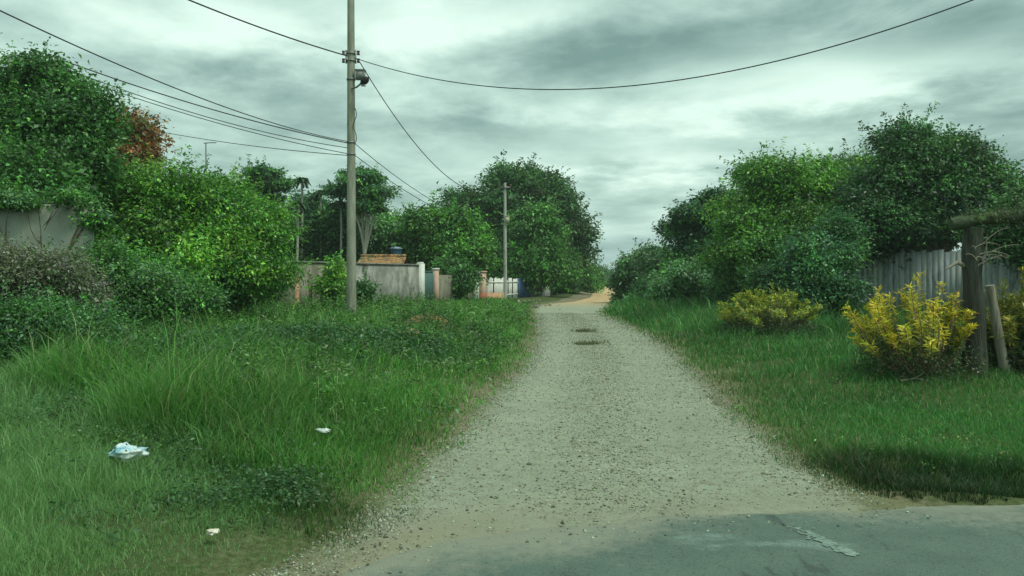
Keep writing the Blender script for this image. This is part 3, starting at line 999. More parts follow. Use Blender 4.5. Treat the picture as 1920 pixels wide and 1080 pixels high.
def limbs(mb, base, blobs, r0, seed, fork=0.45):
    rng = np.random.default_rng(seed)
    base = np.array(base, float)
    B = np.array(blobs, float)
    cen = B[:, :3].mean(0)
    top = base + (cen - base) * fork
    k = np.linspace(0, 1, 6)[:, None]
    path = base + (top - base) * k + np.sin(k * 5 + seed) * np.array([0.12, 0.08, 0]) * r0 * 3
    tube(mb, path, np.linspace(r0 * 1.25, r0 * 0.75, 6), 8)
    for b in B:
        e = b[:3] + np.array([0, 0, b[5] * 0.25])
        s = path[-1]
        mid = s + (e - s) * 0.5 + rng.normal(0, 0.12, 3) * np.linalg.norm(e - s) * 0.5
        kk = np.linspace(0, 1, 7)[:, None]
        pp = (1 - kk) ** 2 * s + 2 * kk * (1 - kk) * mid + kk ** 2 * e
        tube(mb, pp, np.linspace(r0 * 0.6, r0 * 0.16, 7), 6)
        for q in range(4):
            dv = unit(rng.normal(size=3) + np.array([0, 0, 0.5]))
            s2 = pp[3 + q % 3]
            e2 = b[:3] + dv * b[3:6] * 0.8
            kk2 = np.linspace(0, 1, 5)[:, None]
            tube(mb, s2 + (e2 - s2) * kk2 + np.sin(kk2 * 3.1) * rng.normal(0, 0.1, 3), np.linspace(r0 * 0.25, r0 * 0.05, 5), 5)


def pb(px, py, d, rpx, rpy, dd=None, off=0.0):
    """ellipsoid from its middle and half sizes in the photograph at distance d"""
    return (wx(px, d + off), d + off, wz(py, d + off), rpx / F * d, (dd if dd else rpx / F * d), rpy / F * d)


def tree(name, label, blobs, n, per, leaf, clump, cols, seed, cat='tree', group=None, r0=0.16, base=None, bark=None, part='crown', mat=None, **kw):
    B = np.array(blobs)
    if base is None:
        bx, by = B[:, 0].mean(), B[:, 1].mean()
    else:
        bx, by = base
    gz = float(height(bx, by))
    root = empty(name, (bx, by, gz), label, cat, group)
    mb = MB()
    crown(mb, blobs, int(n * 1.7), int(per * 1.15), leaf * 0.70, clump, cols, seed, **kw)
    mt = MB()
    limbs(mt, (bx, by, gz - 0.1), blobs, r0, seed)
    mt.build('trunk' if part == 'crown' else 'stems', bark or M_BARK, root)
    mb.build(part, mat or (M_LEAF if by < 35 else M_FARLEAF), root)
    return root


def shrub(label, blobs, n, per, leaf, clump, cols, seed, group=None, name='shrub', **kw):
    kw.setdefault('r0', 0.05)
    return tree(name, label, blobs, n, per, leaf, clump, cols, seed, cat='shrub', group=group, part='foliage', bark=M_STEM, **kw)


LG = 'trees behind the left bank'
# --- left side, near to far
tree('broadleaf_tree', 'tall dark green tree filling the upper left corner above the shrubs',
     [pb(60, 300, 16, 105, 90), pb(-60, 270, 16, 100, 100), pb(80, 235, 16.5, 66, 46), pb(150, 290, 16, 52, 70), pb(30, 330, 15.5, 120, 50), pb(75, 135, 16.5, 34, 13), pb(20, 165, 16.5, 30, 20), pb(130, 170, 16.5, 26, 14), pb(178, 195, 16.5, 24, 14), pb(188, 235, 16.5, 22, 13), pb(40, 350, 14.6, 110, 18)],
     1150, 42, 0.125, 0.24, G_DARK + G_MID[:2], 101, group=LG, base=(wx(-20, 16), 16.2), lump=0.3)
tree('mango_tree', 'round crown of rusty brown new leaves behind the tall left tree',
     [pb(228, 285, 25, 62, 72), pb(195, 330, 25, 70, 70)], 420, 40, 0.17, 0.25, G_RUST, 102, group=LG, lump=0.12)
tree('broadleaf_tree', 'bushy bright green tree between the tall corner tree and the concrete pole',
     [pb(300, 385, 18.5, 105, 82), pb(405, 420, 19, 85, 95), pb(235, 430, 18, 80, 95), pb(330, 480, 18, 130, 80), pb(460, 480, 19.5, 68, 85), pb(500, 420, 20, 26, 40)],
     1250, 42, 0.115, 0.22, G_BRIGHT + G_MID[:2], 103, group=LG, base=(wx(340, 18.5), 18.8))
tree('umbrella_tree', 'flat layered crown on a pale trunk left of the slim palms',
     [pb(490, 328, 41, 30, 9), pb(512, 345, 41, 26, 9), pb(472, 350, 41, 22, 8), pb(498, 376, 41, 26, 9)], 190, 30, 0.20, 0.22, G_MID + G_BLUE, 104, group=LG, r0=0.13, bark=M_PALEBARK, lump=0.15, flat=0.35)
tree('umbrella_tree', 'wide flat topped tree standing directly behind the concrete pole',
     [pb(672, 335, 43, 34, 13), pb(700, 360, 43, 30, 12), pb(640, 358, 43, 22, 9), pb(690, 388, 43, 30, 10), pb(716, 368, 43, 16, 11)], 280, 30, 0.20, 0.22, G_MID + G_BLUE, 105, group=LG, r0=0.14, bark=M_PALEBARK, lump=0.18, flat=0.35)
for (px, py, d, rx, ry, cols, sd, lab) in (
        (510, 455, 44, 42, 50, G_DARK, 106, 'dark tree below the flat layered crown'),
        (575, 430, 47, 45, 58, G_DARK + G_BLUE, 107, 'dark tree behind the slim palms'),
        (635, 440, 46, 40, 52, G_DARK, 108, 'dark tree just left of the concrete pole above the stained wall'),
        (705, 445, 47, 42, 42, G_GREY[:2] + G_MID, 109, 'pale green low tree above the tiled roof'),
        (745, 450, 52, 34, 40, G_DARK, 110, 'dark tree behind the blue water tank')):
    tree('broadleaf_tree', lab, [pb(px, py, d, rx, ry), pb(px - rx * 0.5, py + ry * 0.4, d, rx * 0.8, ry * 0.7), pb(px + rx * 0.5, py + ry * 0.3, d, rx * 0.8, ry * 0.75)],
         260, 34, 0.27, 0.38, cols, sd, group=LG, r0=0.14, bark=M_PALEBARK)
tree('broadleaf_tree', 'bright green spreading tree left of the big dome shaped mango',
     [pb(800, 430, 46, 42, 40), pb(850, 440, 46, 45, 48), pb(880, 480, 45, 38, 40), pb(810, 480, 46, 45, 42), pb(860, 515, 45, 30, 30)], 620, 36, 0.25, 0.33, G_BRIGHT[:2] + G_MID, 111, group=LG)
tree('mango_tree', 'huge dark dome shaped tree rising behind the far pole',
     [pb(965, 395, 62, 92, 72), pb(895, 402, 62, 62, 46), pb(1035, 448, 62, 66, 76), pb(1075, 465, 62, 38, 55), pb(960, 475, 61, 100, 75), pb(945, 342, 62, 38, 26), pb(842, 372, 62, 18, 14), pb(1000, 364, 62, 46, 32)],
     1350, 38, 0.34, 0.45, G_DARK + [(0.05, 0.085, 0.025)], 112, group=LG, r0=0.4, lump=0.14)
tree('broadleaf_tree', 'mid green tree right of the far pole in front of the dome shaped mango',
     [pb(1005, 440, 53, 42, 52), pb(985, 490, 53, 42, 48), pb(1040, 500, 54, 42, 45)], 480, 36, 0.27, 0.36, G_MID + G_DARK[3:], 113, group=LG)
shrub('low green bush where the track narrows below the mango', [pb(1075, 530, 66, 40, 22, 2.0), pb(1105, 528, 74, 22, 22, 1.6)], 220, 34, 0.28, 0.34, G_MID, 114)
shrub('small bush on the left verge of the clay track', [pb(1108, 520, 105, 18, 20, 2.0)], 120, 30, 0.36, 0.4, G_BLUE, 115)
tree('broadleaf_tree', 'tiny far tree closing the end of the clay track',
     [pb(1146, 522, 190, 15, 8, 3.0), pb(1128, 517, 200, 16, 12, 3.0)], 140, 30, 0.6, 0.6, G_BLUE, 116)

# slim palms
def palm(px, top, d, spread, seed, label):
    rng = np.random.default_rng(seed)
    x, y = wx(px, d), d
    gz = float(height(x, y))
    root = empty('palm_tree', (x, y, gz), label, 'palm tree', 'slim palms behind the stained wall')
    zt = wz(top, d) - 0.35
    mt = MB()
    k = np.linspace(0, 1, 8)[:, None]
    tube(mt, np.array([x, y, gz - 0.1]) + k * np.array([0.15, 0, zt - gz + 0.1]) + np.sin(k * 3) * np.array([0.08, 0, 0]), np.linspace(0.085, 0.055, 8), 7)
    mt.build('trunk', M_PALEBARK, root)
    mc = MB()
    o = np.array([x + 0.15, y, zt])
    for q in range(11):
        a = q / 11 * 6.283 + rng.random() * 0.4
        el_ = rng.uniform(0.15, 1.2)
        Lf = spread * rng.uniform(0.8, 1.1)
        s = np.linspace(0, 1, 16)
        pts = o + np.stack([np.cos(a) * Lf * s * math.cos(el_), np.sin(a) * Lf * s * math.cos(el_), Lf * (s * math.sin(el_) - 0.75 * s ** 2)], -1)
        tube(mc, pts, np.linspace(0.02, 0.006, 16), 4, np.array([0.05, 0.10, 0.04, 1]))
        t = unit(np.gradient(pts, axis=0))
        for sg in (-1, 1):
            sd = unit(np.cross(t, np.array([0, 0, 1.0]))) * sg
            for rep in range(2):
                leaves(mc, pts, np.cross(t, sd) + 1e-3, sd + t * 0.6 + np.array([0, 0, -0.35 - 0.2 * rep]), Lf * 0.38, 0.075, palette(G_DARK + G_BLUE, 16, rng, 0.2))
    mc.build('crown', M_FARLEAF, root)


palm(561, 330, 44, 0.75, 1, 'tallest slim palm between the two flat topped trees')
palm(596, 352, 45, 0.7, 2, 'slim palm with its top just right of the tallest palm')
palm(552, 372, 42, 0.8, 3, 'shorter slim palm just left of the tallest palm')
palm(634, 372, 44, 0.8, 4, 'slim palm closest to the concrete pole')

# near left shrubs
LS = 'shrubs on the left bank'
M_DUST = [(0.14, 0.15, 0.10), (0.10, 0.135, 0.06), (0.17, 0.155, 0.13), (0.07, 0.115, 0.045)]
shrub('dusty shrub with greyish pink dead twigs at the left edge of the frame', [pb(30, 535, 11, 95, 62), pb(-60, 550, 11, 90, 80), pb(110, 545, 11.3, 80, 55)], 520, 36, 0.062, 0.13, M_DUST, 120, group=LS, jit=0.35)
shrub('dense green shrub below the bushy bright tree', [pb(215, 545, 13, 90, 75), pb(300, 570, 13.5, 80, 60), pb(200, 510, 13, 50, 40)], 520, 36, 0.075, 0.15, G_MID + G_GREY[:1], 121, group=LS, jit=0.3)
shrub('dark leafy shrub where the bank meets the stained wall', [pb(440, 535, 21, 62, 42), pb(492, 525, 23, 28, 36), pb(395, 545, 19, 55, 36)], 460, 34, 0.11, 0.2, G_DARK, 122, group=LS)
shrub('low weedy shrub below the dusty one at the left frame edge', [pb(60, 620, 9.5, 110, 45), pb(-50, 640, 9.3, 110, 50), pb(180, 625, 10.2, 70, 36)], 430, 36, 0.055, 0.12, G_MID[:2] + G_GREY[:1] + G_DARK[:2], 123, group=LS, jit=0.3)
shrub('leafy creeper growing up the stained wall left of the concrete pole', [pb(628, 524, 30.5, 9, 36, 0.3), pb(612, 540, 30.5, 14, 20, 0.3)], 80, 30, 0.16, 0.16, G_BRIGHT, 124, group=LS)
shrub('dark bush at the wall foot just right of the concrete pole', [pb(676, 545, 32, 16, 18, 0.5)], 70, 28, 0.15, 0.16, G_DARK, 125, group=LS)
shrub('dark bush overhanging the low wall beyond the green gate', [pb(862, 530, 41, 24, 26, 0.8), pb(840, 505, 43, 26, 18, 0.8)], 190, 30, 0.2, 0.22, G_DARK + G_MID[:1], 126, group=LS)

# --- right side
RG = 'trees along the right side of the track'
shrub('low grey green bush nearest the clay stretch right of the track', [pb(1190, 520, 46, 32, 42), pb(1225, 510, 44, 32, 45), pb(1172, 545, 47, 18, 22)], 420, 34, 0.2, 0.26, G_GREY + G_MID, 130, group=RG)
tree('broadleaf_tree', 'dark tree with ragged leafy tips standing above the grey green bush',
     [pb(1285, 450, 37, 42, 55), pb(1330, 415, 36, 40, 45), pb(1300, 400, 36, 30, 10), pb(1268, 432, 37, 26, 9), pb(1348, 372, 36, 22, 9), pb(1330, 490, 36, 55, 60)], 520, 34, 0.2, 0.24, G_DARK + G_BLUE, 131, group=RG, lump=0.22)
tree('broadleaf_tree', 'bright green rounded tree in the middle of the right hand thicket',
     [pb(1480, 370, 28, 85, 70), pb(1420, 420, 28, 80, 70), pb(1550, 370, 29, 70, 68), pb(1400, 480, 27, 80, 65), pb(1500, 460, 27, 90, 80), pb(1590, 330, 29.5, 50, 36), pb(1430, 340, 28.5, 40, 32)],
     1500, 40, 0.15, 0.24, G_BRIGHT + G_MID, 132, group=RG)
tree('broadleaf_tree', 'tallest dark tree with two ragged peaks above the board fence',
     [pb(1700, 330, 26, 75, 88), pb(1790, 350, 26, 62, 78), pb(1640, 390, 25.5, 60, 80), pb(1740, 402, 26, 110, 58), pb(1850, 395, 26, 55, 62), pb(1693, 262, 26, 40, 32), pb(1785, 290, 26, 22, 40), pb(1880, 350, 26, 22, 18)],
     1500, 38, 0.155, 0.25, G_DARK + [(0.03, 0.06, 0.035)], 133, group=RG, r0=0.25, lump=0.22)
shrub('dark bush at the near end of the board fence', [pb(1535, 505, 23, 62, 66), pb(1570, 450, 23.5, 44, 38), pb(1530, 555, 23, 70, 35), pb(1470, 545, 23.5, 60, 36)], 620, 36, 0.125, 0.2, G_DARK + G_BLUE, 134, group=RG)
shrub('grey green undergrowth bush below the ragged dark tree', [pb(1290, 540, 33, 70, 42), pb(1380, 540, 30, 60, 42), pb(1230, 560, 38, 45, 26)], 520, 34, 0.16, 0.22, G_GREY + G_MID[:2], 135, group=RG)
tree('broadleaf_tree', 'dark tree at the right frame edge overhanging the fence', [pb(1930, 440, 22, 60, 42), pb(1985, 420, 22, 90, 70), pb(1880, 440, 22.5, 45, 36)], 520, 36, 0.14, 0.22, G_DARK, 136, group=RG)


# far off wood that closes the gaps
def far_wood():
    mb = MB()
    rng = np.random.default_rng(77)
    bl = []
    for px in list(np.arange(330, 1000, 26)) + list(np.arange(1240, 2150, 30)):
        d = rng.uniform(125, 165)
        bl.append(pb(px, rng.uniform(496, 506), d, rng.uniform(18, 26), rng.uniform(22, 34), 3.0))
    crown(mb, bl, 1500, 30, 0.75, 0.8, G_DARK + G_BLUE, 78)
    o = mb.build('distant_woods', M_FARLEAF)
    tag(o, 'far off dark wood seen between the trunks of nearer trees', 'woods', kind='stuff')


far_wood()


# leafy yellow shrubs: upright stems carrying long leaves
def croton(label, px, d, rad, h, n_st, seed, cols_top, cols_low, lean=(0, 0), leaf=0.11, skirt=True):
    rng = np.random.default_rng(seed)
    x0, y0 = wx(px, d), d
    gz = float(height(x0, y0))
    root = empty('croton_shrub', (x0, y0, gz), label, 'shrub', 'yellow leaved shrubs on the right verge')
    ms, mf = MB(), MB()
    for q in range(n_st):
        a = rng.random() * 6.283
        rr = rad * math.sqrt(rng.random())
        Ls = h * rng.uniform(0.52, 1.12) * (1 - 0.25 * rr / rad)
        b = np.array([x0 + np.cos(a) * rr * 0.3, y0 + np.sin(a) * rr * 0.3, gz - 0.03])
        e = np.array([x0 + np.cos(a) * rr * 1.25 + lean[0] * Ls, y0 + np.sin(a) * rr * 1.25 + lean[1], gz + Ls * (1 - 0.25 * (rr / rad) ** 2)])
        s = np.linspace(0, 1, 9)[:, None]
        pts = b + (e - b) * s + np.array([np.cos(a), np.sin(a), 0]) * 0.10 * np.sin(s * 3.14)
        tube(ms, pts, np.linspace(0.013, 0.005, 9), 5)
        m = 95
        t = 0.42 + 0.6 * rng.random(m) ** 0.8
        P = b + (e - b) * t[:, None] + rng.normal(0, 0.015, (m, 3))
        ang = rng.random(m) * 6.283
        out_ = np.stack([np.cos(ang), np.sin(ang), np.zeros(m)], -1)
        ax = out_ * 0.55 + unit(e - b)[None] * 0.9 + rng.normal(0, 0.15, (m, 3))
        nr = unit(e - b)[None] * 0.7 - out_ * 0.4 + rng.normal(0, 0.25, (m, 3))
        tone = np.clip((t - 0.55) / 0.32 + rng.normal(0, 0.28, m), 0, 1)[:, None]
        c = palette(cols_low, m, rng, 0.2) * (1 - tone) + palette(cols_top, m, rng, 0.2) * tone
        leaves(mf, P, nr, ax, leaf * np.exp(rng.normal(0, 0.2, m)), leaf * 0.24, c, 0.15)
    if skirt:
        m = 3800
        a = rng.random(m) * 6.283
        rr = rad * 1.2 * np.sqrt(rng.random(m))
        P = np.stack([x0 + np.cos(a) * rr, y0 + np.sin(a) * rr, gz + h * 0.5 * rng.random(m) ** 1.2 * (1.05 - 0.5 * rr / rad)], -1)
        leaves(mf, P, rng.normal(size=(m, 3)) + np.array([0, 0, 0.7]), rng.normal(size=(m, 3)), leaf * 0.55, leaf * 0.2, palette([(0.04, 0.09, 0.035), (0.055, 0.11, 0.04), (0.13, 0.12, 0.06), (0.03, 0.06, 0.028)], m, rng, 0.25))
        for q in range(16):
            a = rng.random() * 6.283
            r1 = rad * rng.uniform(0.5, 1.05)
            p0 = np.array([x0 + np.cos(a) * r1 * 0.4, y0 + np.sin(a) * r1 * 0.4, gz + 0.05])
            p1 = np.array([x0 + np.cos(a) * r1, y0 + np.sin(a) * r1, gz + h * rng.uniform(0.2, 0.5)])
            k = np.linspace(0, 1, 5)[:, None]
            tube(ms, p0 + (p1 - p0) * k + np.sin(k * 3.1) * rng.normal(0, 0.05, 3), np.linspace(0.010, 0.004, 5), 5)
    ms.build('stems', M_STEM, root)
    mf.build('foliage', M_LEAF, root)


Y_TOP = [(0.74, 0.62, 0.035), (0.66, 0.60, 0.04), (0.74, 0.50, 0.03), (0.46, 0.50, 0.05)]
Y_LOW = [(0.08, 0.15, 0.03), (0.06, 0.12, 0.03), (0.14, 0.18, 0.04)]
croton('golden yellow leaved shrub with feathery plumes left of the dark gateway post', 1722, 11.2, 0.70, 1.45, 70, 201, Y_TOP, Y_LOW, (-0.16, 0), leaf=0.085)
croton('yellow green shrub right of the dark gateway post at the frame edge', 1925, 11.6, 0.55, 1.45, 60, 202, [(0.30, 0.33, 0.05), (0.42, 0.36, 0.05), (0.2, 0.27, 0.05)], Y_LOW)
croton('small rounded shrub with yellow green tips in front of the dark thicket', 1440, 19.5, 0.98, 1.08, 95, 203, [(0.46, 0.50, 0.06), (0.28, 0.38, 0.05), (0.60, 0.56, 0.07), (0.15, 0.27, 0.045)], Y_LOW, leaf=0.10)


# ------------------------------------------------------------------ poles and cables
def concrete_pole():
    d = 25.0
    x = wx(659, d)
    gz = float(height(x, d))
    root = empty('utility_pole', (x, d, gz), 'tall weathered concrete pole with a lamp standing in the left grass', 'utility pole')
    mb = MB()
    n = 14
    zs = np.linspace(gz - 0.3, 11.2, n)
    k = np.linspace(0, 1, n)
    tube(mb, np.stack([np.full(n, x), np.full(n, d), zs], -1), 0.155 - 0.05 * k, 8, twist=math.pi / 8)
    mb.build('shaft', M_CONC, root)
    zb = wz(108, d)
    # two steel racks with spool insulators, either side of the shaft
    for sx in (-1, 1):
        mb = MB()
        rx = x + sx * 0.19
        box(mb, (rx - sx * 0.04, d - 0.02, zb), (0.03, 0.06, 0.42))
        for q in (-1, 1):
            box(mb, (x + sx * 0.11, d - 0.02, zb + q * 0.17), (0.10, 0.05, 0.035))
        rk = mb.build('insulator_rack', M_STEEL, root)
        for q in (-0.12, 0.12):
            mi = MB()
            lathe(mi, (rx + sx * 0.04, d - 0.02, zb + q), [(0, -0.06), (0.05, -0.06), (0.05, -0.03), (0.032, 0), (0.05, 0.03), (0.05, 0.06), (0, 0.06)], 12)
            b = mi.build('insulator', M_CERAMIC, root)
            b.parent = rk
            b.location = (0, 0, 0)
    for zc in (zb + 0.1, zb - 0.12, wz(150, d), wz(268, d), wz(290, d)):
        mb = MB()
        lathe(mb, (x, d, zc), [(0.128, -0.025), (0.142, -0.025), (0.142, 0.025), (0.128, 0.025)], 16)
        mb.build('steel_band', M_STEEL, root)
    # junction box and lamp
    mb = MB()
    box(mb, (x + 0.30, d - 0.05, wz(143, d)), (0.28, 0.22, 0.26), col=None)
    box(mb, (x + 0.30, d - 0.05, wz(143, d) + 0.15), (0.32, 0.26, 0.03))
    mb.build('ballast_box', M_LAMPGREY, root)
    mb = MB()
    za = wz(168, d)
    arm = np.array([(x + 0.05, d - 0.12, za), (x + 0.2, d - 0.16, za + 0.02), (x + 0.34, d - 0.25, za + 0.10), (x + 0.42, d - 0.3, za + 0.16)])
    tube(mb, arm, 0.03, 8)
    ar = mb.build('lamp_arm', M_STEEL, root)
    mb = MB()
    prof = np.linspace(0, 1, 9)
    ctr = np.array([x + 0.36, d - 0.26, za + 0.10])[None] + prof[:, None] * np.array([0.24, -0.10, 0.17])[None]
    tube(mb, ctr, [0.04, 0.075, 0.095, 0.11, 0.115, 0.11, 0.10, 0.075, 0.03], 12)
    hd = mb.build('lamp_head', M_BLACK, root, smooth=True)
    hd.parent = ar
    mb = MB()
    box(mb, (x + 0.44, d - 0.31, za + 0.03), (0.14, 0.12, 0.02), 0.0)
    g = mb.build('lamp_glass', M_GLASS, root)
    g.parent = ar
    # hanging telecom splice and coil
    mb = MB()
    s = np.linspace(0, 1, 24)
    tube(mb, np.stack([x + 0.14 + 0.05 * np.sin(s * 9), np.full(24, d - 0.12), wz(205, d) + (wz(268, d) - wz(205, d)) * s], -1), 0.012, 5)
    mb.build('down_lead', M_CABLE, root)
    return x, d


def far_pole():
    d = 48.0
    x = wx(947, d)
    gz = float(height(x, d))
    root = empty('utility_pole', (x, d, gz), 'slender pale grey concrete pole in front of the dome shaped mango', 'utility pole')
    mb = MB()
    zt = wz(343, d)
    tube(mb, np.stack([np.full(8, x), np.full(8, d), np.linspace(gz - 0.2, zt, 8)], -1), np.linspace(0.135, 0.075, 8), 8, twist=math.pi / 8)
    mb.build('shaft', M_GREYCONC, root)
    mb = MB()
    box(mb, (x, d - 0.1, wz(352, d)), (0.7, 0.07, 0.08))
    cr = mb.build('crossarm', M_STEEL, root)
    for q in (-0.3, 0.3):
        mi = MB()
        lathe(mi, (x + q, d - 0.1, wz(352, d) + 0.1), [(0, -0.06), (0.05, -0.06), (0.03, 0), (0.05, 0.03), (0.04, 0.07), (0, 0.07)], 10)
        mi.build('insulator', M_CERAMIC, root).parent = cr
    mb = MB()
    box(mb, (x + 0.13, d - 0.12, wz(412, d)), (0.26, 0.16, 0.34), 0)
    box(mb, (x + 0.13, d - 0.12, wz(412, d) + 0.19), (0.30, 0.20, 0.04), 0)
    mb.build('meter_box', noise_mat('meter_cream', (0.48, 0.46, 0.32), (0.58, 0.56, 0.42), 6, bump=0), root)


concrete_pole()
far_pole()


def cable(label, A, B, sag, r=0.014):
    """A, B: (photo px, photo py, distance)"""
    a = np.array([wx(A[0], A[2]), A[2], wz(A[1], A[2])])
    b = np.array([wx(B[0], B[2]), B[2], wz(B[1], B[2])])
    s = np.linspace(0, 1, 48)[:, None]
    p = a + (b - a) * s
    p[:, 2] -= sag * 4 * s[:, 0] * (1 - s[:, 0])
    mb = MB()
    tube(mb, p, r * 1.15, 6)
    o = mb.build('overhead_cable', M_CABLE, origin=tuple(a))
    tag(o, label, 'cable', 'overhead cables')


cable('thick black cable from the pole top insulators to the upper left', (652, 106, 25), (-900, -640, 10.8), 0.55, 0.017)
cable('cable sagging from the pole top across the road to the upper right', (666, 110, 25), (2100, -115, 15), 1.78, 0.012)
cable('steep black cable dropping from the pole top insulators towards the far pole', (672, 112, 25), (945, 350, 48), 1.75, 0.014)
cable('topmost of the cables fanning left from the middle of the pole', (655, 266, 25), (-120, -38, 11.3), 0.32, 0.010)
cable('thickest of the cables fanning left from the middle of the pole', (655, 269, 25), (60, 92, 21), 0.20, 0.014)
cable('middle thin cable of those fanning left from the middle of the pole', (655, 278, 25), (60, 103, 20), 0.30, 0.010)
cable('second lowest cable fanning left from the middle of the pole', (655, 289, 25), (60, 115, 21), 0.22, 0.010)
cable('lowest and flattest cable running left behind the rusty crown', (655, 292, 25), (150, 214, 34), 0.22, 0.011)
cable('thin upper telephone cable from the pole middle to the far pole', (664, 268, 25), (946, 415, 48), 0.75, 0.010)
cable('thin lower telephone cable from the pole middle to the far pole', (664, 290, 25), (946, 420, 48), 0.70, 0.010)


def antenna():
    d = 40.0
    x = wx(387, d)
    gz = float(height(x, d))
    root = empty('antenna_mast', (x, d, gz), 'thin grey mast with a short side arm above the bushy bright tree', 'antenna')
    mb = MB()
    tube(mb, [(x, d, gz - 0.1), (x, d, 4), (x, d, wz(268, d))], 0.03, 6)
    mb.build('mast', M_STEEL, root)
    mb = MB()
    tube(mb, [(x - 0.1, d, wz(269, d)), (x + 0.25, d, wz(268, d)), (x + 0.52, d, wz(268, d))], 0.025, 6)
    mb.build('side_arm', M_STEEL, root)


antenna()

# ------------------------------------------------------------------ walls, gates, houses on the left
M_STAIN = noise_mat('stained_plaster', (0.17, 0.17, 0.145), (0.40, 0.40, 0.36), 1.1, 9, 0.36, 0.62, rough=0.95, bump=0.5, stretch=(1, 1, 0.8),
                    extra=[((0.06, 0.065, 0.055), 1.2, 0.50, 0.64, (1.1, 1.1, 0.5)), ((0.13, 0.17, 0.09), 1.3, 0.56, 0.70, (1, 1, 0.7))])
M_BROWNSTAIN = noise_mat('mossy_render', (0.13, 0.12, 0.09), (0.27, 0.26, 0.20), 2.0, 8, 0.36, 0.62, rough=0.95, bump=0.5, stretch=(1.6, 1.6, 0.4),
                         extra=[((0.08, 0.12, 0.05), 1.5, 0.52, 0.66, (1, 1, 0.7)), ((0.24, 0.13, 0.07), 2.6, 0.60, 0.70, (2.5, 2.5, 0.3))])
M_WHITE = noise_mat('white_plaster', (0.62, 0.62, 0.56), (0.78, 0.78, 0.72), 3, 7, 0.35, 0.65, bump=0.2,
                    extra=[((0.25, 0.25, 0.20), 2.5, 0.60, 0.75, (2, 2, 0.4))])
M_PINK = noise_mat('pink_plaster', (0.50, 0.30, 0.23), (0.60, 0.42, 0.34), 3, 7, bump=0.2, extra=[((0.62, 0.6, 0.54), 2.5, 0.56, 0.66, (1, 1, 1))])
M_ORANGE = noise_mat('raw_clay_block', (0.42, 0.22, 0.12), (0.55, 0.36, 0.22), 5, 6, bump=0.3)
M_REDBRICK = noise_mat('red_brick', (0.32, 0.11, 0.07), (0.45, 0.18, 0.11), 6, 6, bump=0.3)
M_GREENMET = noise_mat('green_metal', (0.06, 0.13, 0.12), (0.09, 0.18, 0.16), 5, 6, rough=0.5, bump=0.1, extra=[((0.16, 0.09, 0.05), 3, 0.62, 0.72, (2, 2, 0.5))])
M_BLUEMET = noise_mat('blue_metal', (0.08, 0.16, 0.32), (0.13, 0.24, 0.42), 5, 6, rough=0.5, bump=0.1)
M_CLAYTILE = noise_mat('clay_tile', (0.32, 0.14, 0.06), (0.46, 0.25, 0.10), 7, 7, 0.35, 0.65, bump=0.3, extra=[((0.10, 0.075, 0.045), 5.0, 0.46, 0.56, (1, 1, 1)), ((0.55, 0.40, 0.20), 9.0, 0.56, 0.62, (1, 1, 1)), ((0.09, 0.12, 0.05), 1.3, 0.52, 0.62, (1, 1, 1))])
M_FIBRE = noise_mat('fibre_cement', (0.16, 0.16, 0.14), (0.28, 0.28, 0.25), 4, 7, bump=0.3)
M_BLUETANK = noise_mat('blue_plastic', (0.04, 0.11, 0.19), (0.06, 0.15, 0.24), 3, 4, rough=0.4, bump=0)


def seg_wall(name, label, p0, p1, ztop, thick, mat, cat='wall', cap=None, group=None, rag=0.0, seed=0):
    """a masonry wall between two (px, distance) spots; its top may be ragged"""
    a = np.array([wx(*p0), p0[1]])
    b = np.array([wx(*p1), p1[1]])
    L = np.linalg.norm(b - a)
    t = (b - a) / L
    nrm = np.array([-t[1], t[0]])
    n = max(8, int(L / 0.25))
    rng = np.random.default_rng(seed)
    mid = (a + b) / 2
    gz = float(height(*mid))
    root = empty(name, (mid[0], mid[1], gz), label, cat, group)
    s = np.linspace(0, 1, n)
    top = ztop + (rng.normal(0, rag, n) if rag else 0)
    base = a[None] + (b - a)[None] * s[:, None]
    f0 = base - nrm * thick / 2
    f1 = base + nrm * thick / 2
    zb = np.full(n, gz - 0.6)
    tp = np.broadcast_to(top, (n,))
    V = np.stack([np.column_stack([f0, zb]), np.column_stack([f0, tp]), np.column_stack([f1, tp]), np.column_stack([f1, zb])], 1).reshape(-1, 3)
    faces = []
    for k in range(n - 1):
        o = 4 * k
        for q in range(4):
            faces.append((o + q, o + (q + 1) % 4, o + 4 + (q + 1) % 4, o + 4 + q))
    faces += [(0, 3, 2, 1), (4 * n - 4, 4 * n - 3, 4 * n - 2, 4 * n - 1)]
    mb = MB()
    mb.add(V, faces)
    mb.build('wall_body', mat, root)
    if cap:
        mb = MB()
        ang = math.atan2(t[1], t[0])
        box(mb, (mid[0], mid[1], ztop + 0.032), (L + 0.05, thick + 0.09, 0.06), ang)
        mb.build('coping', cap, root)
    return root, a, b, math.atan2(t[1], t[0])


seg_wall('plaster_wall', 'long brownish grey wall with creeper left of the concrete pole', (520, 31), (664, 33.4), 2.18, 0.18, M_BROWNSTAIN, cap=M_FIBRE, seed=1)
r_, a_, b_, an_ = seg_wall('plaster_wall', 'pale plaster wall with black mildew streaks right of the concrete pole', (664.5, 33.45), (783, 36.7), 2.16, 0.18, M_STAIN, rag=0.012, cap=M_FIBRE, seed=2)
mbp = MB()
box(mbp, (wx(787.5, 36.6), 36.75, 1.15), (0.28, 0.30, 2.2), an_)
box(mbp, (wx(787.5, 36.6), 36.75, 2.28), (0.2, 0.22, 0.08), an_)
mbp.build('end_pillar', M_WHITE, r_)


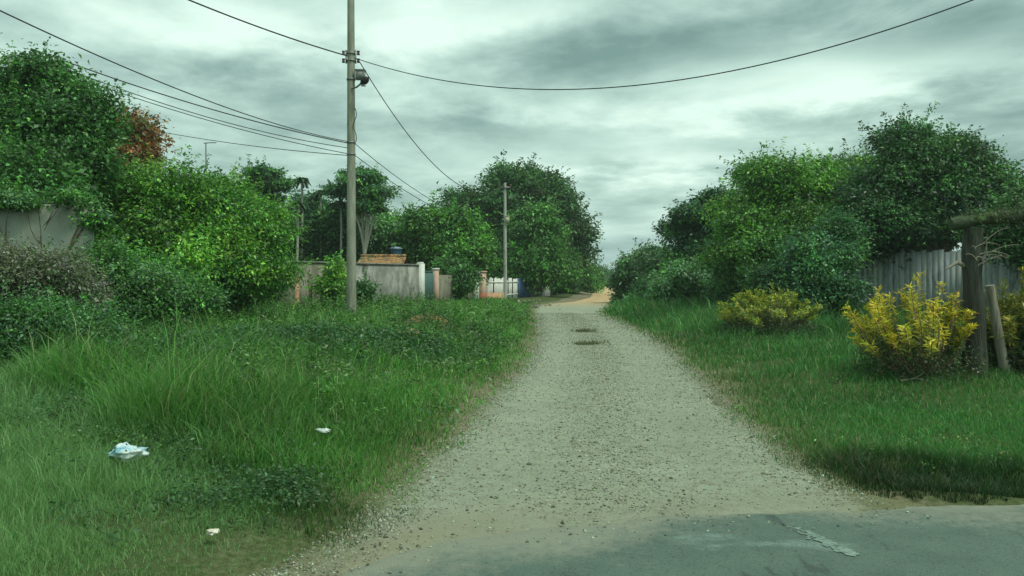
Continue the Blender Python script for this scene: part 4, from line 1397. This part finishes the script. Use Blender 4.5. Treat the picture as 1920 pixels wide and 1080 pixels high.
def old_post(label, px, d, ztop, rad, mat, name='wall_pier', cat='pier'):
    x = wx(px, d)
    gz = float(height(x, d))
    mb = MB()
    box(mb, (x, d, (ztop + gz) / 2 - 0.2), (rad * 2, rad * 2, ztop - gz + 0.4), 0.4)
    box(mb, (x, d, ztop + 0.02), (rad * 2.4, rad * 2.4, 0.05), 0.4, taper=0.8)
    o = mb.build(name, mat, origin=(x, d, gz))
    tag(o, label, cat)


old_post('raw orange clay block pier in front of the brownish wall', 557, 30.4, 1.62, 0.075, M_ORANGE)
old_post('dark brown wooden pier in front of the brownish wall left of the creeper', 582, 30.8, 1.70, 0.06, M_BARK)


def sheet_gate(label, p0, p1, ztop, mat):
    a = np.array([wx(*p0), p0[1]])
    b = np.array([wx(*p1), p1[1]])
    mid = (a + b) / 2
    L = np.linalg.norm(b - a)
    an = math.atan2(b[1] - a[1], b[0] - a[0])
    gz = float(height(*mid))
    root = empty('metal_gate', (mid[0], mid[1], gz), label, 'gate')
    zb = gz - 0.02
    mb = MB()
    n = 24
    for k in range(n):      # ribbed sheet
        c = a + (b - a) * ((k + 0.5) / n)
        box(mb, (c[0], c[1], (zb + ztop) / 2), (L / n * 1.0, 0.02 + 0.016 * (k % 2), ztop - zb - 0.1), an)
    mb.build('sheet', mat, root)
    mb = MB()
    for s in (0.02, 0.98):
        c = a + (b - a) * s
        box(mb, (c[0], c[1] - 0.03, (zb + ztop) / 2), (0.06, 0.06, ztop - zb), an)
    box(mb, (mid[0], mid[1] - 0.034, ztop - 0.05), (L - 0.08, 0.055, 0.06), an)
    box(mb, (mid[0], mid[1] - 0.034, zb + 0.5), (L - 0.08, 0.05, 0.05), an)
    mb.build('gate_frame', mat, root)


sheet_gate('dark green sheet metal gate between the pale wall and the orange pillar', (792.5, 37.1), (811.5, 38.2), 1.95, M_GREENMET)


def pillar(label, px, d, ztop, w_, mats):
    x = wx(px, d)
    gz = float(height(x, d))
    root = empty('gate_pillar', (x, d, gz), label, 'pillar')
    mb = MB()
    box(mb, (x, d, (ztop + gz) / 2 - 0.2), (w_, w_, ztop - gz + 0.4), 0.5)
    mb.build('shaft', mats[0], root)
    mb = MB()
    box(mb, (x, d, ztop + 0.045), (w_ * 1.2, w_ * 1.2, 0.08), 0.5)
    mb.build('cap', mats[1], root)
    if len(mats) > 2:
        mb = MB()
        box(mb, (x, d, gz + 0.2), (w_ * 1.14, w_ * 1.14, 0.55), 0.5)
        mb.build('plinth', mats[2], root)


pillar('peeling orange and white gate pillar right of the green gate', 817, 38.4, 1.98, 0.24, (M_PINK, M_WHITE))
seg_wall('plaster_wall', 'dark mossy low wall behind the overhanging bush beyond the green gate', (822, 38.8), (884, 43), 1.75, 0.16, M_BROWNSTAIN, seed=4)
pillar('bright white gate pillar at the end of the dark mossy low wall', 891, 43.2, 1.85, 0.32, (M_WHITE, M_WHITE))
pillar('pink pillar on a red brick plinth beside the white pillar', 904, 43.4, 1.9, 0.34, (M_PINK, M_PINK, M_REDBRICK))
seg_wall('block_wall', 'low raw orange block wall right of the pink pillar', (911, 44.2), (943, 46.6), 0.78, 0.16, M_ORANGE, seed=5)


def picket_fence(label, p0, p1, zt, n, mat):
    a = np.array([wx(*p0), p0[1]])
    b = np.array([wx(*p1), p1[1]])
    mid = (a + b) / 2
    gz = float(height(*mid))
    an = math.atan2(b[1] - a[1], b[0] - a[0])
    L = np.linalg.norm(b - a)
    root = empty('plank_fence', (mid[0], mid[1], gz), label, 'fence')
    rng = np.random.default_rng(9)
    mb = MB()
    for k in range(n):
        c = a + (b - a) * ((k + 0.5) / n)
        hh = zt + rng.normal(0, 0.06)
        if rng.random() < 0.12:
            continue
        box(mb, (c[0], c[1], (hh + gz - 0.1) / 2), (L / n * 0.82, 0.03, hh - gz + 0.1), an)
    mb.build('pales', mat, root)
    mb = MB()
    for z in (gz + 0.35, zt - 0.25):
        box(mb, (mid[0] + 0.03, mid[1] + 0.05, z), (L, 0.05, 0.07), an)
    mb.build('rail', mat, root)


picket_fence('pale weathered plank fence behind the foot of the far pole', (912, 45.2), (970, 50.5), 1.62, 26, M_WHITE)
sheet_gate('faded blue metal gate under the mango right of the far pole', (972, 51), (992, 53), 1.62, M_BLUEMET)
seg_wall('plaster_wall', 'shaded grey wall under the mango right of the blue gate', (993, 53.2), (1030, 58), 1.5, 0.16, M_STAIN, seed=6)


def house(name, label, px0, px1, d, zwall, zridge, depth, roofmat, wallmat, tiles=True):
    x0, x1 = wx(px0, d), wx(px1, d)
    cx_, w_ = (x0 + x1) / 2, (x1 - x0)
    gz = float(height(cx_, d))
    root = empty(name, (cx_, d + depth / 2, gz), label, 'house')
    mb = MB()
    y0, y1 = d, d + depth
    ym = (y0 + y1) / 2
    V = [(x0, y0, gz - 0.2), (x1, y0, gz - 0.2), (x1, y1, gz - 0.2), (x0, y1, gz - 0.2), (x0, y0, zwall), (x1, y0, zwall), (x1, y1, zwall), (x0, y1, zwall), (x0, ym, zridge - 0.08), (x1, ym, zridge - 0.08)]
    mb.add(V, [(0, 1, 5, 4), (2, 3, 7, 6)])
    mb.add(V, [(1, 2, 6, 9, 5), (3, 0, 4, 8, 7)])
    mb.build('wall', wallmat, root)
    # tiled slopes as rows of half-round ridges
    mb = MB()
    ov = 0.3
    n = max(10, int((w_ + 2 * ov) / 0.11))
    xs = np.linspace(x0 - ov, x1 + ov, n * 2 + 1)
    ripple = 0.03 * (np.arange(len(xs)) % 2)
    sl = (zridge - zwall) / (depth / 2)
    m = 12
    for sg in (-1, 1):
        t = np.linspace(0, 1, m)
        yy = ym + sg * t * (depth / 2 + ov)
        zz_ = zridge - t * (depth / 2 + ov) * sl - 0.012 * (np.arange(m) % 2)
        X, T = np.meshgrid(xs, np.arange(m))
        Z = zz_[T] + ripple[None, :] + np.random.default_rng(3).normal(0, 0.008, X.shape)
        for dz in (0.0, -0.05):
            V = np.stack([X, yy[T], Z + dz], -1).reshape(-1, 3)
            i = np.arange(m - 1)[:, None] * len(xs)
            j = np.arange(len(xs) - 1)[None, :]
            f = np.stack([i + j, i + j + 1, i + len(xs) + j + 1, i + len(xs) + j], -1).reshape(-1, 4)
            mb.add(V, f)
    rf = mb.build('roof', roofmat, root)
    mb = MB()
    tube(mb, [(x0 - ov, ym, zridge + 0.03), (cx_, ym, zridge + 0.035), (x1 + ov, ym, zridge + 0.03)], 0.09, 8)
    mb.build('ridge_tiles', roofmat, root).parent = rf
    return root


house('tiled_house', 'small house with an old orange tiled roof behind the mildewed wall', 676, 742, 39.5, 2.15, 2.70, 3.4, M_CLAYTILE, M_STAIN)
house('shed_house', 'low grey roofed house half hidden by the bright spreading tree', 812, 905, 47.5, 2.35, 2.95, 4.5, M_FIBRE, M_WHITE)


def water_tank():
    d = 44.5
    x = wx(743, d)
    gz = float(height(x, d))
    zb = wz(482, d)
    st = empty('tank_stand', (x, d, gz), 'brick tower carrying the blue water tank', 'tower')
    mb = MB()
    for sx in (-0.28, 0.28):
        for sy in (-0.28, 0.28):
            box(mb, (x + sx, d + sy, (gz + zb) / 2 - 0.1), (0.14, 0.14, zb - gz + 0.04))
    mb.build('legs_frame', M_BROWNSTAIN, st)
    mb = MB()
    box(mb, (x, d, zb - 0.04), (0.85, 0.85, 0.08))
    mb.build('platform', M_FIBRE, st)
    tk = empty('water_tank', (x, d, zb), 'blue plastic water tank on the tower behind the tiled roof', 'water tank')
    mb = MB()
    lathe(mb, (x, d, zb), [(0, 0.003), (0.27, 0.003), (0.30, 0.2), (0.33, 0.4), (0.35, 0.42), (0.35, 0.46)], 24)
    mb.build('tank_body', M_BLUETANK, tk, smooth=True)
    mb = MB()
    lathe(mb, (x, d, zb), [(0.36, 0.455), (0.36, 0.48), (0.22, 0.55), (0.1, 0.57), (0, 0.575)], 24)
    mb.build('lid', noise_mat('tank_lid', (0.25, 0.36, 0.44), (0.34, 0.45, 0.52), 3, bump=0), tk, smooth=True)


water_tank()
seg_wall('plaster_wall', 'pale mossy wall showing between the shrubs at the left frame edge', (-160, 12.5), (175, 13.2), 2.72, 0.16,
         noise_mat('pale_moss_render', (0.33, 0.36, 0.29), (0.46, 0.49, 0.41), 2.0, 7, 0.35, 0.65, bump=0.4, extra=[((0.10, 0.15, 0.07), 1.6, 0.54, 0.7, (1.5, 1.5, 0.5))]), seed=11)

shrub('leafy creeper spilling over the top and end of the pale mossy wall', [pb(-20, 374, 12.7, 90, 7, 0.2), pb(70, 372, 12.9, 80, 7, 0.2), pb(172, 405, 13.1, 14, 26, 0.15)], 130, 34, 0.085, 0.1, G_MID + G_GREY[:2], 127, group=LS, jit=0.4, shoots=0.3)

# ------------------------------------------------------------------ right: board fence, post and brace
def board_fence():
    p0, p1 = (1596, 26.5), (2010, 22.5)
    a = np.array([wx(*p0), p0[1]])
    b = np.array([wx(*p1), p1[1]])
    L = np.linalg.norm(b - a)
    an = math.atan2(b[1] - a[1], b[0] - a[0])
    mid = (a + b) / 2
    gz = float(height(*mid))
    root = empty('board_fence', (mid[0], mid[1], gz), 'weathered blue grey board fence behind the golden shrub', 'fence')
    rng = np.random.default_rng(15)
    mb = MB()
    n = int(L / 0.16)
    for k in range(n):
        c = a + (b - a) * ((k + 0.5) / n)
        hh = 2.36 + rng.normal(0, 0.035) + (0.12 if rng.random() < 0.06 else 0)
        tone = np.clip(rng.normal(0.95, 0.12), 0.6, 1.25)
        tint = np.array([1, 1, 1]) * tone * np.array([1, rng.uniform(0.97, 1.03), rng.uniform(0.92, 1.08)])
        box(mb, (c[0], c[1] + rng.normal(0, 0.006), (hh + 0.1) / 2), (L / n * 0.985, 0.025, hh - 0.1), an + rng.normal(0, 0.01), np.append(tint, 1))
    m = noise_mat('weathered_board', (0.33, 0.38, 0.375), (0.50, 0.54, 0.53), 3, 7, 0.35, 0.65, bump=0.3, stretch=(6, 6, 0.5), use_col=True,
                  extra=[((0.09, 0.11, 0.095), 1.6, 0.50, 0.68, (2.5, 2.5, 0.6))])
    mb.build('boards', m, root)
    mb = MB()
    t = np.array([math.sin(an), -math.cos(an)]) * -0.04
    for z in (0.6, 1.75):
        box(mb, (mid[0] + t[0], mid[1] + t[1], z), (L, 0.05, 0.09), an)
    mb.build('rail', M_BARK, root)
    for s in np.linspace(0.02, 0.98, 6):
        c = a + (b - a) * s
        mb = MB()
        box(mb, (c[0] + t[0] * 2.9, c[1] + t[1] * 2.9, 1.15), (0.12, 0.12, 2.3), an)
        mb.build('post', M_BARK, root)


board_fence()
M_OLDWOOD = noise_mat('old_wood', (0.03, 0.034, 0.027), (0.085, 0.088, 0.07), 5, 8, 0.35, 0.65, rough=0.95, bump=0.9, stretch=(4, 4, 0.5), extra=[((0.09, 0.13, 0.06), 2, 0.56, 0.7, (1, 1, 0.6))])
M_MOSSWOOD = noise_mat('mossy_wood', (0.035, 0.055, 0.03), (0.085, 0.11, 0.055), 5, 8, 0.35, 0.65, rough=0.95, bump=0.9)
M_GREYWOOD = noise_mat('grey_wood', (0.20, 0.18, 0.14), (0.36, 0.33, 0.26), 5, 8, 0.35, 0.65, rough=0.95, bump=0.8, stretch=(4, 4, 0.5))


def gateway():
    d = 11.2
    x = wx(1826, d)
    gz = float(height(x, d))
    root = empty('wooden_gateway', (x, d, gz), 'dark old gateway of a thick post and mossy top beam between the yellow shrubs', 'gateway')
    n = 14
    k = np.linspace(0, 1, n)
    for (xx, ztop, sd) in ((x, wz(428, d), 0.0), (wx(2010, d), wz(398, d), 1.3)):
        g2 = float(height(xx, d))
        mb = MB()
        pts = np.stack([xx + 0.025 * np.sin(k * 6 + sd), np.full(n, d), g2 - 0.1 + k * (ztop - g2 + 0.1)], -1)
        tube(mb, pts, 0.128 + 0.05 * (1 - k) ** 3 + 0.010 * np.sin(k * 17 + sd), 11)
        mb.build('post', M_OLDWOOD, root)
    mb = MB()
    kk = np.linspace(0, 1, 16)[:, None]
    p0 = np.array([wx(1782, d), d, wz(421, d)])
    p1 = np.array([wx(2040, d), d, wz(384, d)])
    tube(mb, p0 + (p1 - p0) * kk + np.sin(kk * 9) * np.array([0, 0, 0.012]), 0.085 + 0.012 * np.sin(kk[:, 0] * 23), 9)
    mb.build('beam', M_MOSSWOOD, root)
    rng = np.random.default_rng(4)
    mb = MB()
    for q in range(12):
        b0 = np.array([x + rng.uniform(-0.1, 0.12), d - 0.12, wz(rng.uniform(455, 500), d)])
        e = b0 + np.array([rng.uniform(-0.3, 0.35), rng.uniform(-0.25, 0.0), rng.uniform(-0.12, 0.28)])
        kq = np.linspace(0, 1, 5)[:, None]
        tube(mb, b0 + (e - b0) * kq + np.sin(kq * 3.1) * np.array([0, 0, 0.05]), np.linspace(0.010, 0.003, 5), 5)
    tube(mb, [(x - 0.1, d, wz(500, d)), (x - 0.25, d - 0.03, wz(492, d)), (x - 0.42, d - 0.05, wz(505, d))], [0.04, 0.028, 0.012], 6)
    mb.build('twigs', M_GREYWOOD, root)
    mb = MB()
    crown(mb, [(wx(1850, d), d, wz(405, d), 0.42, 0.14, 0.05), (wx(1940, d), d, wz(392, d), 0.45, 0.14, 0.06)], 60, 22, 0.035, 0.05, [(0.06, 0.09, 0.03), (0.09, 0.12, 0.05)], 205, shell=0.3, sub=0)
    mb.build('creeper', M_LEAF, root)
    # leaning brace
    d2 = 11.3
    gz2 = float(height(wx(1888, d2), d2))
    mb = MB()
    kk = np.linspace(0, 1, 8)[:, None]
    p0 = np.array([wx(1888, d2), d2, gz2 - 0.1])
    p1 = np.array([wx(1852, d2), d2 - 0.05, wz(535, d2)])
    tube(mb, p0 + (p1 - p0) * kk, np.linspace(0.072, 0.058, 8) * (1 + 0.06 * np.sin(kk[:, 0] * 20)), 8)
    o = mb.build('wooden_stake', M_GREYWOOD, origin=tuple(p0))
    tag(o, 'pale grey stake leaning beside the dark gateway post', 'stake')
    # dry branch lying in the grass
    mb = MB()
    b0 = np.array([wx(1690, 10.6), 10.6, float(height(wx(1690, 10.6), 10.6)) + 0.06])
    tube(mb, [b0, b0 + np.array([0.2, 0.02, 0.03]), b0 + np.array([0.42, 0, -0.02])], [0.012, 0.01, 0.006], 6)
    tube(mb, [b0 + np.array([0.2, 0.02, 0.03]), b0 + np.array([0.3, -0.04, 0.12])], [0.008, 0.004], 5)
    o = mb.build('dry_branch', M_GREYWOOD, origin=tuple(b0))
    tag(o, 'dry bare branch lying in the grass below the golden shrub', 'branch')


gateway()


# ------------------------------------------------------------------ litter
def crumple(name, label, px, py, size, mat, seed, flat=0.35, lift=0.0, cat='litter'):
    rng = np.random.default_rng(seed)
    d = CAM_H * F / (py - HY)
    for _ in range(20):
        x = wx(px, d)
        d = 0.5 * d + 0.5 * (CAM_H - float(height(x, d)) - lift) * F / (py - HY)
    x = wx(px, d)
    z0 = float(height(x, d)) + lift
    nu, nv = 40, 22
    u = np.linspace(0, 2 * math.pi, nu, endpoint=False)
    v = np.linspace(0.05, math.pi - 0.05, nv)
    U, Vv = np.meshgrid(u, v)
    D = np.stack([np.cos(U) * np.sin(Vv), np.sin(U) * np.sin(Vv), np.cos(Vv)], -1)
    r = np.ones_like(U)
    for q in range(14):
        f = unit(rng.normal(size=3))
        fq = rng.uniform(1.5, 8)
        r = r + (0.42 / (1.5 + fq)) * (1 - 2 * np.abs(np.sin((D @ f) * fq + rng.random() * 6)))
    r = np.clip(r, 0.7, 1.25)
    P = D * r[..., None] * np.array(size) / 2
    P[..., 2] = P[..., 2] * 1.0
    P = P + np.array([x, d, z0 + size[2] * 0.35])
    i = np.arange(nv - 1)[:, None] * nu
    j = np.arange(nu)[None, :]
    j2 = (j + 1) % nu
    fa = np.stack([i + j, i + nu + j, i + nu + j2, i + j2], -1).reshape(-1, 4)
    mb = MB()
    mb.add(P.reshape(-1, 3), fa)
    o = mb.build(name, mat, origin=(x, d, z0))
    tag(o, label, cat)
    return o


M_BAG = noise_mat('blue_white_film', (0.18, 0.42, 0.55), (0.72, 0.78, 0.76), 9, 5, 0.42, 0.56, rough=0.4, bump=0.4, bscale=30, spec=0.4)
M_PAPER = noise_mat('white_film', (0.55, 0.64, 0.62), (0.80, 0.82, 0.78), 9, 4, bump=0.3, rough=0.5)
M_CREAM = noise_mat('cream_paper', (0.55, 0.48, 0.36), (0.80, 0.76, 0.66), 14, 4, bump=0.3, rough=0.7)
crumple('plastic_bag', 'crumpled light blue and white plastic bag lying in the left grass', 236, 862, (0.30, 0.2, 0.13), M_BAG, 1, lift=0.09)
crumple('plastic_scrap', 'small pale white plastic scrap in the grass right of the blue bag', 606, 812, (0.13, 0.09, 0.05), M_PAPER, 2, lift=0.12)
crumple('paper_scrap', 'small cream crumpled paper nearest the camera in the left grass', 399, 1002, (0.08, 0.06, 0.035), M_CREAM, 3, lift=0.06)
crumple('brick_lump', 'broken orange brown earth lump on the soil heap in the left grass', 772, 634, (0.42, 0.3, 0.2), M_ORANGE, 4, lift=0.1, cat='earth lump')
for q, (px, py, s, lab) in enumerate(((1006, 578, 0.2, 'dark boulder at the junction left of the clay stretch'), (1147, 563, 0.26, 'dark rubble stone at the right edge of the clay track'))):
    crumple('boulder', lab, px, py, (s * 1.5, s, s), M_FIBRE, 10 + q, cat='stone')

# grass growing in the two potholes of the road
mbh = MB()
rg = np.random.default_rng(90)
for (px, py, rx) in ((1097, 620, 0.30), (1104, 642, 0.34)):
    hx_, hy_ = on_ground(px, py)
    n = 900
    x = rg.normal(hx_, rx * 0.5, n)
    y = rg.normal(hy_, 0.22, n)
    z = road_h(x, y)
    blades(mbh, x, y, z, 0.06 * np.exp(rg.normal(0, 0.4, n)), np.full(n, 0.018), palette([(0.09, 0.12, 0.05), (0.14, 0.15, 0.07)], n, rg), np.full(n, 0.6), rg)
tag(mbh.build('pothole_grass', M_GRASS), 'thin tufts of grass growing in two potholes of the dirt road', 'grass', kind='stuff')


# ------------------------------------------------------------------ thin haze, added to lift the dark tones
mb = MB()
box(mb, (0, 170, 5.3), (900, 420, 16.4))
mh, nth, outh = new_mat('veil_haze')
pv = nd(nth, 'ShaderNodeVolumePrincipled', Density=0.0007, Anisotropy=0.2)
pv.inputs['Color'].default_value = (0.86, 0.95, 0.93, 1)
nth.links.new(pv.outputs[0], outh.inputs['Volume'])
hz_o = mb.build('haze', mh)
tag(hz_o, 'thin haze added over the whole place to lift dark tones', 'haze', kind='stuff')
scene.cycles.volume_bounces = 0
